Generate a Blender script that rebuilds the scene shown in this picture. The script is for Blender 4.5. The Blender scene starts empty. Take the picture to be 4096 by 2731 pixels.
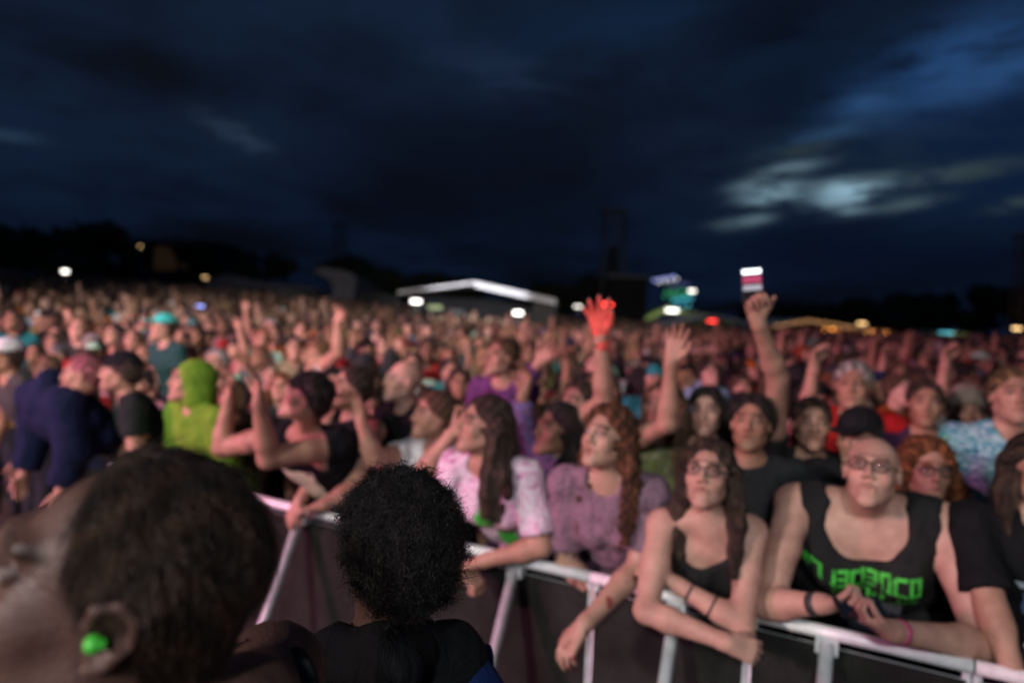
import bpy, math, random
import numpy as np
from mathutils import Vector, Matrix
R = random.Random(7)
NR = np.random.RandomState(11)
sc = bpy.context.scene
COL = sc.collection

# ------------------------------------------------------------------ camera
CAM = np.array([0.0, 0.0, 2.1]); FPX = 683.0
pitch, roll = math.radians(2.39), math.radians(2.29)
Fv = np.array([0, math.cos(pitch), -math.sin(pitch)]); U0 = np.array([0, math.sin(pitch), math.cos(pitch)]); R0 = np.array([1.0, 0, 0])
Rv = R0*math.cos(roll) + U0*math.sin(roll); Uv = -R0*math.sin(roll) + U0*math.cos(roll)
cam_d = bpy.data.cameras.new('camera'); cam = bpy.data.objects.new('camera', cam_d); COL.objects.link(cam)
cam_d.sensor_width = 36; cam_d.lens = 24.01; cam_d.clip_start = 0.02; cam_d.clip_end = 3000
M = Matrix(((Rv[0], Uv[0], -Fv[0], CAM[0]), (Rv[1], Uv[1], -Fv[1], CAM[1]), (Rv[2], Uv[2], -Fv[2], CAM[2]), (0, 0, 0, 1)))
cam.matrix_world = M
cam_d.dof.use_dof = True; cam_d.dof.focus_distance = 1.08; cam_d.dof.aperture_fstop = 1.6; cam_d.dof.aperture_blades = 0
sc.camera = cam
def P(px, py, d):
    """place seen at pixel (px,py) of a 1024 px wide picture, d metres along the viewing axis"""
    return CAM + d*(Fv + Rv*((px-512)/FPX) - Uv*((py-341)/FPX))

# ------------------------------------------------------------------ world: dusk sky with broken cloud
w = bpy.data.worlds.new('World'); sc.world = w; w.use_nodes = True
nt = w.node_tree; nt.nodes.clear()
class NG:
    def __init__(s, nt): s.nt = nt
    def n(s, t, **k):
        o = s.nt.nodes.new(t)
        for a, b in k.items(): setattr(o, a, b)
        return o
    def put(s, inp, v):
        if isinstance(v, bpy.types.NodeSocket): s.nt.links.new(v, inp)
        elif v is not None: inp.default_value = v
    def math(s, op, a, b=None, c=None, clamp=False):
        o = s.n('ShaderNodeMath', operation=op, use_clamp=clamp)
        s.put(o.inputs[0], a); s.put(o.inputs[1], b)
        if c is not None: s.put(o.inputs[2], c)
        return o.outputs[0]
    def vmath(s, op, a, b=None, out=0):
        o = s.n('ShaderNodeVectorMath', operation=op); s.put(o.inputs[0], a)
        if b is not None: s.put(o.inputs[1], b)
        return o.outputs[out]
    def mix(s, f, a, b, blend='MIX'):
        o = s.n('ShaderNodeMix', data_type='RGBA', blend_type=blend)
        s.put(o.inputs[0], f); s.put(o.inputs[6], a); s.put(o.inputs[7], b); return o.outputs[2]
    def noise(s, vec, scale, detail=4, rough=.5, dist=0):
        o = s.n('ShaderNodeTexNoise'); s.put(o.inputs['Vector'], vec)
        o.inputs['Scale'].default_value = scale; o.inputs['Detail'].default_value = detail
        o.inputs['Roughness'].default_value = rough; o.inputs['Distortion'].default_value = dist
        return o.outputs[0]
    def ramp(s, f, stops):
        o = s.n('ShaderNodeValToRGB'); s.put(o.inputs[0], f); e = o.color_ramp.elements
        while len(e) < len(stops): e.new(.5)
        for i, (p, c) in enumerate(stops):
            e[i].position = p; e[i].color = c if len(c) == 4 else (*c, 1)
        return o.outputs[0]
    def mapr(s, v, a, b, c=0, d=1, smooth=True):
        o = s.n('ShaderNodeMapRange'); o.interpolation_type = 'SMOOTHSTEP' if smooth else 'LINEAR'
        s.put(o.inputs[0], v)
        for i, q in zip((1, 2, 3, 4), (a, b, c, d)): o.inputs[i].default_value = q
        return o.outputs[0]
def c4(r, g, b): return (r, g, b, 1)
def srgb(r, g, b):
    f = lambda v: (v/255/12.92) if v/255 <= .04045 else ((v/255+.055)/1.055)**2.4
    return (f(r), f(g), f(b), 1)
g = NG(nt)
tc = g.n('ShaderNodeTexCoord').outputs['Generated']
sp = g.n('ShaderNodeSeparateXYZ'); g.put(sp.inputs[0], tc)
sx, sy, sz = sp.outputs
zc = g.math('ADD', g.math('MAXIMUM', sz, 0.0), 0.16)
cb = g.n('ShaderNodeCombineXYZ'); g.put(cb.inputs[0], g.math('DIVIDE', sx, zc)); g.put(cb.inputs[1], g.math('DIVIDE', sy, zc))
uv = cb.outputs[0]
big = g.noise(uv, 0.62, 3, .5, .35); med = g.noise(uv, 1.7, 5, .56, .5); fine = g.noise(uv, 4.2, 5, .6, .4)
dens = g.math('ADD', g.math('MULTIPLY', big, .62), g.math('ADD', g.math('MULTIPLY', med, .26), g.math('MULTIPLY', fine, .12)))
cloud = g.mapr(dens, .40, .60)
base = g.mix(cloud, c4(.0066, .0165, .044), c4(.0030, .0048, .0096))
hz = g.mapr(sz, 0.0, .42)
base = g.mix(1.0, base, g.mix(hz, c4(.62, .62, .66), c4(1.15, 1.1, 1.05)), 'MULTIPLY')
def gap(px, py, rx, ry, col, amp, cut0=.42, cut1=.60, rot=0.0, src=None):
    """a break in the cloud in one direction of the sky, ragged by the same noise as the clouds"""
    global base
    v = P(px, py, 1.0) - CAM; v = v/np.linalg.norm(v)
    tx = np.cross(v, [0, 0, 1]); tx /= np.linalg.norm(tx); ty = np.cross(tx, v)
    t2 = tx*math.cos(rot)+ty*math.sin(rot); t3 = -tx*math.sin(rot)+ty*math.cos(rot)
    dv = g.vmath('SUBTRACT', tc, tuple(v))
    a = g.math('MULTIPLY', g.vmath('DOT_PRODUCT', dv, tuple(t2), 1), FPX/rx)
    b = g.math('MULTIPLY', g.vmath('DOT_PRODUCT', dv, tuple(t3), 1), FPX/ry)
    r2 = g.math('ADD', g.math('MULTIPLY', a, a), g.math('MULTIPLY', b, b))
    m = g.math('POWER', 2.718, g.math('MULTIPLY', r2, -1.0))
    nn = g.mapr(src if src is not None else med, cut0, cut1)
    m = g.math('MULTIPLY', m, g.math('ADD', g.math('MULTIPLY', nn, .85), .15))
    m = g.math('MULTIPLY', m, amp, clamp=True)
    base = g.mix(m, base, col)
# small noise for ragged gap edges, stretched along the horizon
mp = g.n('ShaderNodeMapping'); g.put(mp.inputs[0], tc); mp.inputs['Scale'].default_value = (1, 1, 4.6); mp.inputs['Rotation'].default_value = (.10, .0, 0)
rag = g.noise(mp.outputs[0], 10, 5, .60, .15)
rag2 = g.noise(mp.outputs[0], 19, 5, .62, .1)
gap(790, 60, 95, 60, c4(.0018, .0034, .0085), .95, .1, .3, -.5, med)
gap(480, 190, 150, 70, c4(.0026, .0044, .0105), .85, .1, .35, 0, med)
gap(1010, 140, 110, 60, c4(.0040, .014, .046), .9, .1, .3, 0, med)
gap(860, 255, 120, 26, c4(.0028, .0066, .020), .85, .1, .35, 0, med)
gap(640, 40, 190, 60, c4(.0068, .021, .058), .8, .42, .6, .1, med)
gap(870, 160, 120, 34, c4(.0105, .022, .045), .75, .40, .60, .0, rag)
gap(975, 56, 74, 30, c4(.020, .070, .20), 1.0, .34, .58, .25, rag)
gap(1000, 72, 46, 12, c4(.026, .085, .23), .8, .30, .54, .3, rag2)
gap(866, 103, 24, 9, c4(.024, .074, .19), 1.0, .26, .50, .1, rag2)
gap(838, 131, 46, 7, c4(.022, .060, .13), .9, .34, .54, .2, rag2)
for q in ((752, 185, 20, 4, .12), (778, 192, 24, 6, .24), (762, 197, 18, 4, .22), (790, 168, 24, 4, .14), (738, 223, 22, 4, .08), (756, 219, 14, 3, .12), (834, 186, 15, 4, .30), (852, 191, 24, 6, .40), (842, 200, 20, 4, .26), (852, 211, 15, 3, .16), (905, 204, 26, 4, .07), (948, 174, 34, 5, .05), (985, 170, 26, 4, .035), (880, 176, 24, 3, .06), (800, 150, 34, 4, .03), (1015, 204, 16, 4, .04), (815, 187, 14, 3, .10)):
    gap(q[0], q[1], q[2], q[3]*1.25, c4(q[4]*.85, q[4]*1.4, q[4]*1.75), 1.0, .38, .52, .14, rag2)
gap(243, 138, 24, 8, c4(.030, .052, .095), .9, .40, .56, -.45, rag2)
gap(225, 128, 30, 10, c4(.016, .030, .060), .8, .38, .56, -.3, rag2)
gap(505, 74, 60, 20, c4(.013, .026, .060), .8, .40, .6, -.1, rag)
gap(8, 135, 20, 5, c4(.022, .045, .085), .9, .4, .56, 0, rag2)
gap(30, 92, 60, 12, c4(.010, .024, .055), .7, .4, .6, 0, rag)
sky = g.n('ShaderNodeTexSky', sky_type='NISHITA', sun_disc=False)
sky.sun_elevation = math.radians(-4); sky.sun_rotation = math.radians(200); sky.altitude = 50
nis = g.mix(1.0, sky.outputs[0], c4(.05, .06, .07), 'MULTIPLY')
tot = g.mix(1.0, base, nis, 'ADD')
bg = g.n('ShaderNodeBackground'); g.put(bg.inputs[0], tot); bg.inputs[1].default_value = .86
out = g.n('ShaderNodeOutputWorld'); nt.links.new(bg.outputs[0], out.inputs[0])

sc.view_settings.view_transform = 'Standard'; sc.view_settings.look = 'None'
sc.view_settings.exposure = 0; sc.view_settings.gamma = 1; sc.view_settings.use_curve_mapping = False

# ------------------------------------------------------------------ stage lights (the stage stands behind the camera, to the left)
def spot(name, loc, target, power, col, angle, blend, size):
    l = bpy.data.lights.new(name, 'SPOT'); o = bpy.data.objects.new(name, l); COL.objects.link(o)
    l.energy = power; l.color = col; l.spot_size = math.radians(angle); l.spot_blend = blend; l.shadow_soft_size = size
    o.location = loc; o.rotation_euler = (Vector(target)-Vector(loc)).to_track_quat('-Z', 'Y').to_euler()
spot('stage_spot_warm', (-10.2, -5.6, 5.6), (2.0, 9, 0.5), 4100, (1.0, .86, .82), 74, .5, .55)
spot('stage_spot_pink', (-13.5, -.5, 5.0), (-2.0, 6.8, 1.1), 8200, (1.0, .25, .52), 52, .8, .5)
spot('stage_spot_far', (-3, -9, 8), (-4, 36, 0), 12500, (1.0, .88, .82), 42, .8, .5)
spot('stage_spot_pit', (-1.2, -6, 5.4), (1.1, 2.75, .7), 1400, (.96, .98, 1.0), 30, .8, .3)
spot('stage_spot_white', (7, -9, 7.5), (0, 5, 0), 300, (.82, .90, 1.0), 66, .6, .4)
sun_d = bpy.data.lights.new('dusk_sun', 'SUN'); sun_o = bpy.data.objects.new('dusk_sun', sun_d); COL.objects.link(sun_o)
sun_d.energy = .012; sun_d.angle = math.radians(20); sun_d.color = (.6, .75, 1.0)
sun_o.rotation_euler = (math.radians(62), 0, math.radians(-20))

# ------------------------------------------------------------------ materials
MATS = {}
def mat(name):
    m = bpy.data.materials.new(name); m.use_nodes = True; n = m.node_tree; n.nodes.clear()
    g = NG(n); b = g.n('ShaderNodeBsdfPrincipled'); o = g.n('ShaderNodeOutputMaterial'); n.links.new(b.outputs[0], o.inputs[0])
    MATS[name] = m; return m, g, b
def bump(g, b, h, strength=.3, dist=.01):
    o = g.n('ShaderNodeBump'); o.inputs['Strength'].default_value = strength; o.inputs['Distance'].default_value = dist
    g.put(o.inputs['Height'], h); g.put(b.inputs['Normal'], o.outputs[0])
def attr(g, name='tint'): return g.n('ShaderNodeAttribute', attribute_name=name).outputs[0]
def objcol(g): return g.n('ShaderNodeObjectInfo').outputs['Color']
def objco(g): return g.n('ShaderNodeTexCoord').outputs['Object']
def scaled(g, v, s):
    m = g.n('ShaderNodeMapping'); g.put(m.inputs[0], v); m.inputs['Scale'].default_value = s; return m.outputs[0]

m, g, b = mat('skin')
co = objco(g)
c = g.mix(1.0, objcol(g), attr(g), 'MULTIPLY')
mott = g.ramp(g.noise(co, 9, 4, .6), [(.3, (.72, .62, .60)), (.7, (1.18, 1.14, 1.12))])
c = g.mix(1.0, c, mott, 'MULTIPLY')
g.put(b.inputs['Base Color'], c); g.put(b.inputs['Roughness'], g.mapr(g.noise(co, 34, 3, .6), .3, .7, .42, .68)); b.inputs['Specular IOR Level'].default_value = .4
bump(g, b, g.math('ADD', g.noise(co, 160, 3, .6), g.math('MULTIPLY', g.noise(co, 28, 3, .6), 1.6)), .30, .006)

m, g, b = mat('skin_tattooed')
co = objco(g)
c = g.mix(1.0, objcol(g), attr(g), 'MULTIPLY')
vv = g.n('ShaderNodeTexVoronoi'); g.put(vv.inputs['Vector'], scaled(g, co, (1, 1, .6))); vv.inputs['Scale'].default_value = 26
ink = g.mapr(vv.outputs[0], .30, .42, 1, 0)
ink = g.math('MULTIPLY', ink, g.mapr(g.noise(co, 17, 4, .6), .42, .52))
zz = g.n('ShaderNodeSeparateXYZ'); g.put(zz.inputs[0], co)
ink = g.math('MULTIPLY', ink, g.mapr(zz.outputs[2], 1.30, 1.24))
inkc = g.mix(g.mapr(g.noise(co, 8, 2), .45, .55), c4(.05, .07, .075), c4(.22, .035, .03))
c = g.mix(ink, c, inkc)
g.put(b.inputs['Base Color'], c); b.inputs['Roughness'].default_value = .45

m, g, b = mat('cloth')
co = objco(g)
c = g.mix(1.0, objcol(g), attr(g), 'MULTIPLY')
c = g.mix(1.0, c, g.ramp(g.noise(co, 14, 4, .6), [(.3, (.72, .72, .72)), (.7, (1.12, 1.12, 1.12))]), 'MULTIPLY')
g.put(b.inputs['Base Color'], c); b.inputs['Roughness'].default_value = .92; b.inputs['Specular IOR Level'].default_value = .12
hh = g.math('ADD', g.noise(scaled(g, co, (1, 1, .55)), 17, 3, .5, 1.2), g.math('MULTIPLY', g.noise(co, 420, 1), .06))
bump(g, b, hh, .7, .02)

m, g, b = mat('hair')
co = objco(g)
st = g.noise(scaled(g, co, (1, 1, .10)), 210, 3, .7, .6)
st2 = g.noise(scaled(g, co, (1, 1, .3)), 42, 3, .6, 1.2)
c = g.mix(1.0, objcol(g), g.ramp(st2, [(.3, (.45, .45, .45)), (.7, (1.5, 1.42, 1.35))]), 'MULTIPLY')
c = g.mix(1.0, c, attr(g), 'MULTIPLY')
c = g.mix(1.0, c, g.ramp(st, [(.3, (.6, .6, .6)), (.7, (1.35, 1.35, 1.35))]), 'MULTIPLY')
g.put(b.inputs['Base Color'], c); b.inputs['Roughness'].default_value = .52; b.inputs['Specular IOR Level'].default_value = .35
bump(g, b, g.math('ADD', st, g.math('MULTIPLY', st2, 1.3)), .9, .012)

def patterned(name, stops, scale=9, stretch=(1, 1, 1), dist=1.5, src='noise'):
    m, g, b = mat(name); co = scaled(g, objco(g), stretch)
    if src == 'noise': f = g.noise(co, scale, 5, .6, dist)
    else:
        v = g.n('ShaderNodeTexVoronoi'); g.put(v.inputs['Vector'], co); v.inputs['Scale'].default_value = scale; f = v.outputs[0]
    c = g.n('ShaderNodeValToRGB'); g.put(c.inputs[0], f); e = c.color_ramp.elements
    while len(e) < len(stops): e.new(.5)
    for i, (p, q) in enumerate(stops): e[i].position = p; e[i].color = (*q, 1)
    c.color_ramp.interpolation = 'LINEAR'
    g.put(b.inputs['Base Color'], c.outputs[0]); b.inputs['Roughness'].default_value = .9
    bump(g, b, g.noise(scaled(g, objco(g), (1, 1, .55)), 17, 3, .5, 1.2), .7, .02)
    return m
patterned('tie_dye_pink', [(.28, (.34, .10, .22)), (.42, (.60, .36, .48)), (.52, (.72, .62, .70)), (.62, (.55, .22, .38)), (.74, (.20, .13, .17))], 11)
patterned('tie_dye_teal', [(.30, (.01, .03, .05)), (.40, (.03, .24, .30)), (.48, (.45, .62, .66)), (.54, (.05, .10, .18)), (.62, (.10, .45, .52)), (.72, (.50, .48, .06)), (.8, (.02, .03, .04))], 13, (.6, .6, 2.0))
patterned('washed_mauve', [(.3, (.10, .055, .075)), (.5, (.24, .14, .19)), (.7, (.14, .09, .12))], 12)
patterned('plum_pattern', [(.35, (.05, .04, .14)), (.48, (.16, .07, .16)), (.56, (.10, .10, .28)), (.68, (.30, .12, .14))], 14)
patterned('camouflage', [(.34, (.03, .035, .015)), (.45, (.10, .13, .03)), (.52, (.03, .03, .02)), (.62, (.16, .17, .08))], 12)
patterned('swirl_white', [(.35, (.08, .08, .09)), (.48, (.45, .47, .50)), (.60, (.60, .62, .66)), (.75, (.15, .16, .18))], 10, (.5, .5, 1.6))

def simple(name, col, rough=.6, metal=0, emit=None, es=0, nscale=0, var=.25):
    m, g, b = mat(name)
    if nscale:
        n = g.noise(objco(g), nscale, 5, .6)
        g.put(b.inputs['Base Color'], g.mix(1.0, c4(*col), g.ramp(n, [(.3, (1-var,)*3), (.7, (1+var,)*3)]), 'MULTIPLY'))
        bump(g, b, n, .2, .01)
    else: b.inputs['Base Color'].default_value = c4(*col)
    b.inputs['Roughness'].default_value = rough; b.inputs['Metallic'].default_value = metal
    if emit: b.inputs['Emission Color'].default_value = c4(*emit); b.inputs['Emission Strength'].default_value = es
    return m
simple('aluminium', (.86, .87, .88), .42, .1, nscale=20, var=.12)
simple('painted_steel', (.52, .56, .57), .5, .1, nscale=14, var=.2)
simple('phone_black', (.015, .015, .018), .2)
m, g, b = mat('lens_glass')
tr_ = g.n('ShaderNodeBsdfTransparent'); gl_ = g.n('ShaderNodeBsdfGlossy'); gl_.inputs['Roughness'].default_value = .04; mx_ = g.n('ShaderNodeMixShader'); mx_.inputs[0].default_value = .12
m.node_tree.links.new(tr_.outputs[0], mx_.inputs[1]); m.node_tree.links.new(gl_.outputs[0], mx_.inputs[2]); m.node_tree.links.new(mx_.outputs[0], [n for n in m.node_tree.nodes if n.type == 'OUTPUT_MATERIAL'][0].inputs[0])
simple('lens_dark', (.02, .02, .025), .06)
simple('frame_dark', (.02, .018, .018), .3)
simple('leaves', (.020, .028, .012), .8)
simple('bark', (.03, .025, .02), .9)
simple('tent_fabric', (.70, .70, .74), .7, nscale=.8, var=.15)
simple('tent_grey', (.20, .20, .22), .8, nscale=.8, var=.2)
simple('tent_blue', (.20, .36, .60), .8, nscale=.6, var=.15)
simple('tent_dark', (.06, .06, .065), .8)
simple('tent_green', (.34, .40, .20), .8, nscale=.6, var=.2)
simple('truss_metal', (.10, .10, .105), .5, .5)
simple('scrim_black', (.012, .012, .014), .9)
simple('building_wall', (.022, .022, .026), .9)
simple('window_dim', (.05, .03, .02), .5, emit=(1.0, .55, .30), es=.014)
simple('screen_light', (.3, .3, .3), .4, emit=(.80, .92, 1.0), es=3.2)
simple('bulb_white', (.8, .8, .8), .4, emit=(1.0, .95, .86), es=6)
simple('bulb_warm', (.8, .6, .4), .4, emit=(1.0, .62, .26), es=4)
simple('bulb_amber', (.8, .4, .1), .4, emit=(1.0, .34, .06), es=16)
simple('bulb_red', (.8, .1, .1), .4, emit=(1.0, .05, .04), es=7)
simple('bulb_cyan', (.1, .6, .7), .4, emit=(.12, .80, 1.0), es=2.6)
simple('bulb_green', (.1, .7, .3), .4, emit=(.10, .9, .35), es=4)
simple('bulb_blue', (.2, .2, .8), .4, emit=(.35, .40, 1.0), es=3)
simple('earplug_green', (.07, .55, .05), .35)
simple('green_ink', (.06, .50, .05), .8, nscale=30, var=.5)
simple('cream_ink', (.42, .44, .30), .8, nscale=40, var=.6)
simple('grey_ink', (.10, .10, .12), .8, nscale=60, var=.8)
simple('white_ink', (.55, .62, .68), .8)
simple('maroon_ink', (.16, .01, .025), .8)
simple('blue_ink', (.08, .13, .26), .8, nscale=60, var=.4)
simple('band_red', (.50, .03, .04), .6)
simple('band_white', (.6, .6, .6), .6)
simple('band_dark', (.03, .03, .03), .6)
simple('band_pink', (.60, .08, .20), .6)
simple('silver', (.7, .7, .7), .25, .9)
m, g, b = mat('barrier_panel')
co = objco(g)
vv = g.n('ShaderNodeTexVoronoi', feature='F1'); g.put(vv.inputs['Vector'], co); vv.inputs['Scale'].default_value = 120; vv.inputs['Randomness'].default_value = .3
hole = g.mapr(vv.outputs[0], .28, .36)
cc = g.mix(hole, c4(.008, .008, .008), c4(.020, .022, .020)); cc = g.mix(1.0, cc, g.ramp(g.noise(co, 5, 5, .65), [(.3, (.5, .5, .5)), (.7, (1.4, 1.35, 1.3))]), 'MULTIPLY')
g.put(b.inputs['Base Color'], cc); b.inputs['Roughness'].default_value = .85; b.inputs['Specular IOR Level'].default_value = .15
m, g, b = mat('field_grass')
cc = g.ramp(g.noise(objco(g), 3, 6, .7), [(.3, (.012, .014, .008)), (.7, (.045, .045, .025))]); g.put(b.inputs['Base Color'], cc); b.inputs['Roughness'].default_value = .95
m, g, b = mat('pit_floor')
cc = g.ramp(g.noise(objco(g), 4, 6, .7), [(.3, (.02, .02, .02)), (.7, (.055, .053, .05))]); g.put(b.inputs['Base Color'], cc); b.inputs['Roughness'].default_value = .7
m, g, b = mat('crowd_colours')
g.put(b.inputs['Base Color'], attr(g)); b.inputs['Roughness'].default_value = .7
# ------------------------------------------------------------------ signed-distance modelling kit
V = lambda *a: np.array(a if len(a) > 1 else a[0], dtype=float)
def unit(v): v = V(v); n = np.linalg.norm(v); return v/n if n > 1e-9 else v
def frame(fwd, up=(0, 0, 1)):
    """columns: right, forward, up"""
    y = unit(fwd); x = unit(np.cross(y, V(up))); z = np.cross(x, y); return np.stack([x, y, z], 1)
class Cone:
    def __init__(s, a, b, r1, r2=None, k=.02, neg=False):
        s.a, s.b, s.r1, s.r2, s.k, s.neg = V(a), V(b), r1, r1 if r2 is None else r2, k, neg
        r = max(s.r1, s.r2); s.lo = np.minimum(s.a, s.b)-r; s.hi = np.maximum(s.a, s.b)+r
    def f(s, X, Y, Z, inf=0.0):
        ab = s.b-s.a; L = ab@ab+1e-12
        px, py, pz = X-s.a[0], Y-s.a[1], Z-s.a[2]
        t = np.clip((px*ab[0]+py*ab[1]+pz*ab[2])/L, 0, 1)
        d = np.sqrt((px-t*ab[0])**2+(py-t*ab[1])**2+(pz-t*ab[2])**2)
        return d-(s.r1+inf)-(s.r2-s.r1)*t
class Ell:
    def __init__(s, c, rad, M=None, k=.02, neg=False):
        s.c, s.rad, s.M, s.k, s.neg = V(c), V(rad), np.eye(3) if M is None else M, k, neg
        e = np.sqrt(((s.M*s.rad)**2).sum(1)); s.lo, s.hi = s.c-e, s.c+e
    def f(s, X, Y, Z, inf=0.0):
        px, py, pz = X-s.c[0], Y-s.c[1], Z-s.c[2]; M = s.M; r = s.rad+inf
        q = [(px*M[0, i]+py*M[1, i]+pz*M[2, i])/r[i] for i in range(3)]
        k0 = np.sqrt(q[0]**2+q[1]**2+q[2]**2)+1e-9
        k1 = np.sqrt((q[0]/r[0])**2+(q[1]/r[1])**2+(q[2]/r[2])**2)+1e-9
        return k0*(k0-1)/k1
def field(prims, lo, hi, h, inf=0.0, post=None):
    lo = V(lo); n = np.maximum(2, np.ceil((V(hi)-lo)/h).astype(int)+1)
    ax = [(lo[i]+h*np.arange(n[i])).astype(np.float32) for i in range(3)]
    F = np.full(n, 1.0, np.float32)
    for p in prims:
        m = p.k+inf+3*h
        s = []
        for i in range(3):
            a = max(0, int((p.lo[i]-m-lo[i])/h)); b = min(n[i], int((p.hi[i]+m-lo[i])/h)+2)
            s.append((a, b))
        if any(b-a < 1 for a, b in s): continue
        sl = tuple(slice(a, b) for a, b in s)
        d = p.f(ax[0][sl[0]][:, None, None], ax[1][sl[1]][None, :, None], ax[2][sl[2]][None, None, :], 0.0 if p.neg else inf)
        A = F[sl]
        if p.neg:
            d = -d; hh = np.clip(p.k-np.abs(A-d), 0, None)/p.k
            F[sl] = np.maximum(A, d)+hh*hh*p.k*.25
        else:
            hh = np.clip(p.k-np.abs(A-d), 0, None)/p.k
            F[sl] = np.minimum(A, d)-hh*hh*p.k*.25
    X, Y, Z = ax[0][:, None, None], ax[1][None, :, None], ax[2][None, None, :]
    if post is not None: F = post(F, X, Y, Z).astype(np.float32)
    return F, lo, h
def surface(F, lo, h):
    nx, ny, nz = F.shape; IN = F < 0
    c = [IN[a:nx-1+a, b:ny-1+b, d:nz-1+d] for a in (0, 1) for b in (0, 1) for d in (0, 1)]
    s = sum(x.astype(np.int8) for x in c); act = (s > 0) & (s < 8)
    I, J, K = np.nonzero(act)
    if len(I) == 0: return np.zeros((0, 3)), np.zeros((0, 4), int)
    pos = np.zeros((len(I), 3)); cnt = np.zeros(len(I))
    cor = [(a, b, d) for a in (0, 1) for b in (0, 1) for d in (0, 1)]
    val = {q: F[I+q[0], J+q[1], K+q[2]] for q in cor}
    for q in cor:
        for ax in range(3):
            if q[ax]: continue
            r = list(q); r[ax] = 1; r = tuple(r); a, b = val[q], val[r]
            m = (a < 0) != (b < 0)
            t = np.where(m, a/np.where(m, a-b, 1), 0)
            o = np.array(q, float)[None, :].repeat(len(I), 0); o[:, ax] += t
            pos += o*m[:, None]; cnt += m
    pos /= cnt[:, None]; verts = lo+h*(np.stack([I, J, K], 1)+pos)
    idx = np.full(act.shape, -1, np.int32); idx[I, J, K] = np.arange(len(I))
    faces = []
    for ax in range(3):
        A = IN[tuple(slice(0, -1) if i == ax else slice(1, -1) for i in range(3))]
        B = IN[tuple(slice(1, None) if i == ax else slice(1, -1) for i in range(3))]
        e = np.nonzero(A != B); ins = A[e]
        g3 = [e[i]+(0 if i == ax else 1) for i in range(3)]
        u, v = (ax+1) % 3, (ax+2) % 3
        def cell(du, dv):
            q = [g3[0].copy(), g3[1].copy(), g3[2].copy()]; q[u] -= du; q[v] -= dv; return idx[q[0], q[1], q[2]]
        quad = np.stack([cell(1, 1), cell(0, 1), cell(0, 0), cell(1, 0)], 1)
        quad = np.where(ins[:, None], quad, quad[:, ::-1]); faces.append(quad[(quad >= 0).all(1)])
    return verts, np.concatenate(faces)
def regions(prims, boxes, inf=0.0, post=None):
    """boxes: list of (lo, hi, h) coarse first; faces of a coarser box inside a finer one are dropped"""
    VV, FF, off = [], [], 0
    for i, (lo, hi, h) in enumerate(boxes):
        F, l, hh = field(prims, lo, hi, h, inf, post)
        v, f = surface(F, l, hh)
        if len(f) == 0: continue
        for lo2, hi2, h2 in boxes[i+1:]:
            ins = ((v > V(lo2)+h2*1.5) & (v < V(hi2)-h2*1.5)).all(1)
            f = f[~ins[f].all(1)]
        VV.append(v); FF.append(f+off); off += len(v)
    v = np.concatenate(VV); f = np.concatenate(FF)
    used = np.zeros(len(v), bool); used[f.ravel()] = True; m = np.cumsum(used)-1
    return v[used], m[f]
def wob(X, Y, Z, s, seed=0.0):
    """cheap smooth noise, -1..1"""
    return (np.sin(X*s+1.7*np.sin(Y*s*.83+seed)+seed)*np.sin(Y*s*1.13+1.3*np.sin(Z*s*.91+seed*2))+np.sin(Z*s*.97+1.5*np.sin(X*s*1.07-seed)))*.5
def mesh(name, v, f, material, tint=None, smooth=True):
    me = bpy.data.meshes.new(name); n = len(v); f = np.asarray(f); k = f.shape[1]
    me.vertices.add(n); me.vertices.foreach_set('co', np.asarray(v, np.float32).ravel())
    me.loops.add(f.size); me.loops.foreach_set('vertex_index', f.ravel().astype(np.int32))
    me.polygons.add(len(f)); me.polygons.foreach_set('loop_start', np.arange(0, f.size, k, dtype=np.int32))
    me.polygons.foreach_set('use_smooth', np.full(len(f), smooth))
    me.update(calc_edges=True)
    a = me.attributes.new('tint', 'FLOAT_COLOR', 'POINT'); t = np.ones((n, 4), np.float32)
    if tint is not None: t[:, :3] = tint
    a.data.foreach_set('color', t.ravel())
    for mm in (material if isinstance(material, (list, tuple)) else [material]): me.materials.append(MATS[mm])
    return me
def link(name, data, parent=None, color=None, loc=None):
    o = bpy.data.objects.new(name, data); COL.objects.link(o)
    if parent is not None: o.parent = parent
    if color is not None: o.color = (*color[:3], 1)
    if loc is not None: o.location = [float(q) for q in loc]
    return o
def tagit(o, label=None, cat=None, group=None, kind=None):
    if label: o['label'] = label
    if cat: o['category'] = cat
    if group: o['group'] = group
    if kind: o['kind'] = kind
    return o
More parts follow.
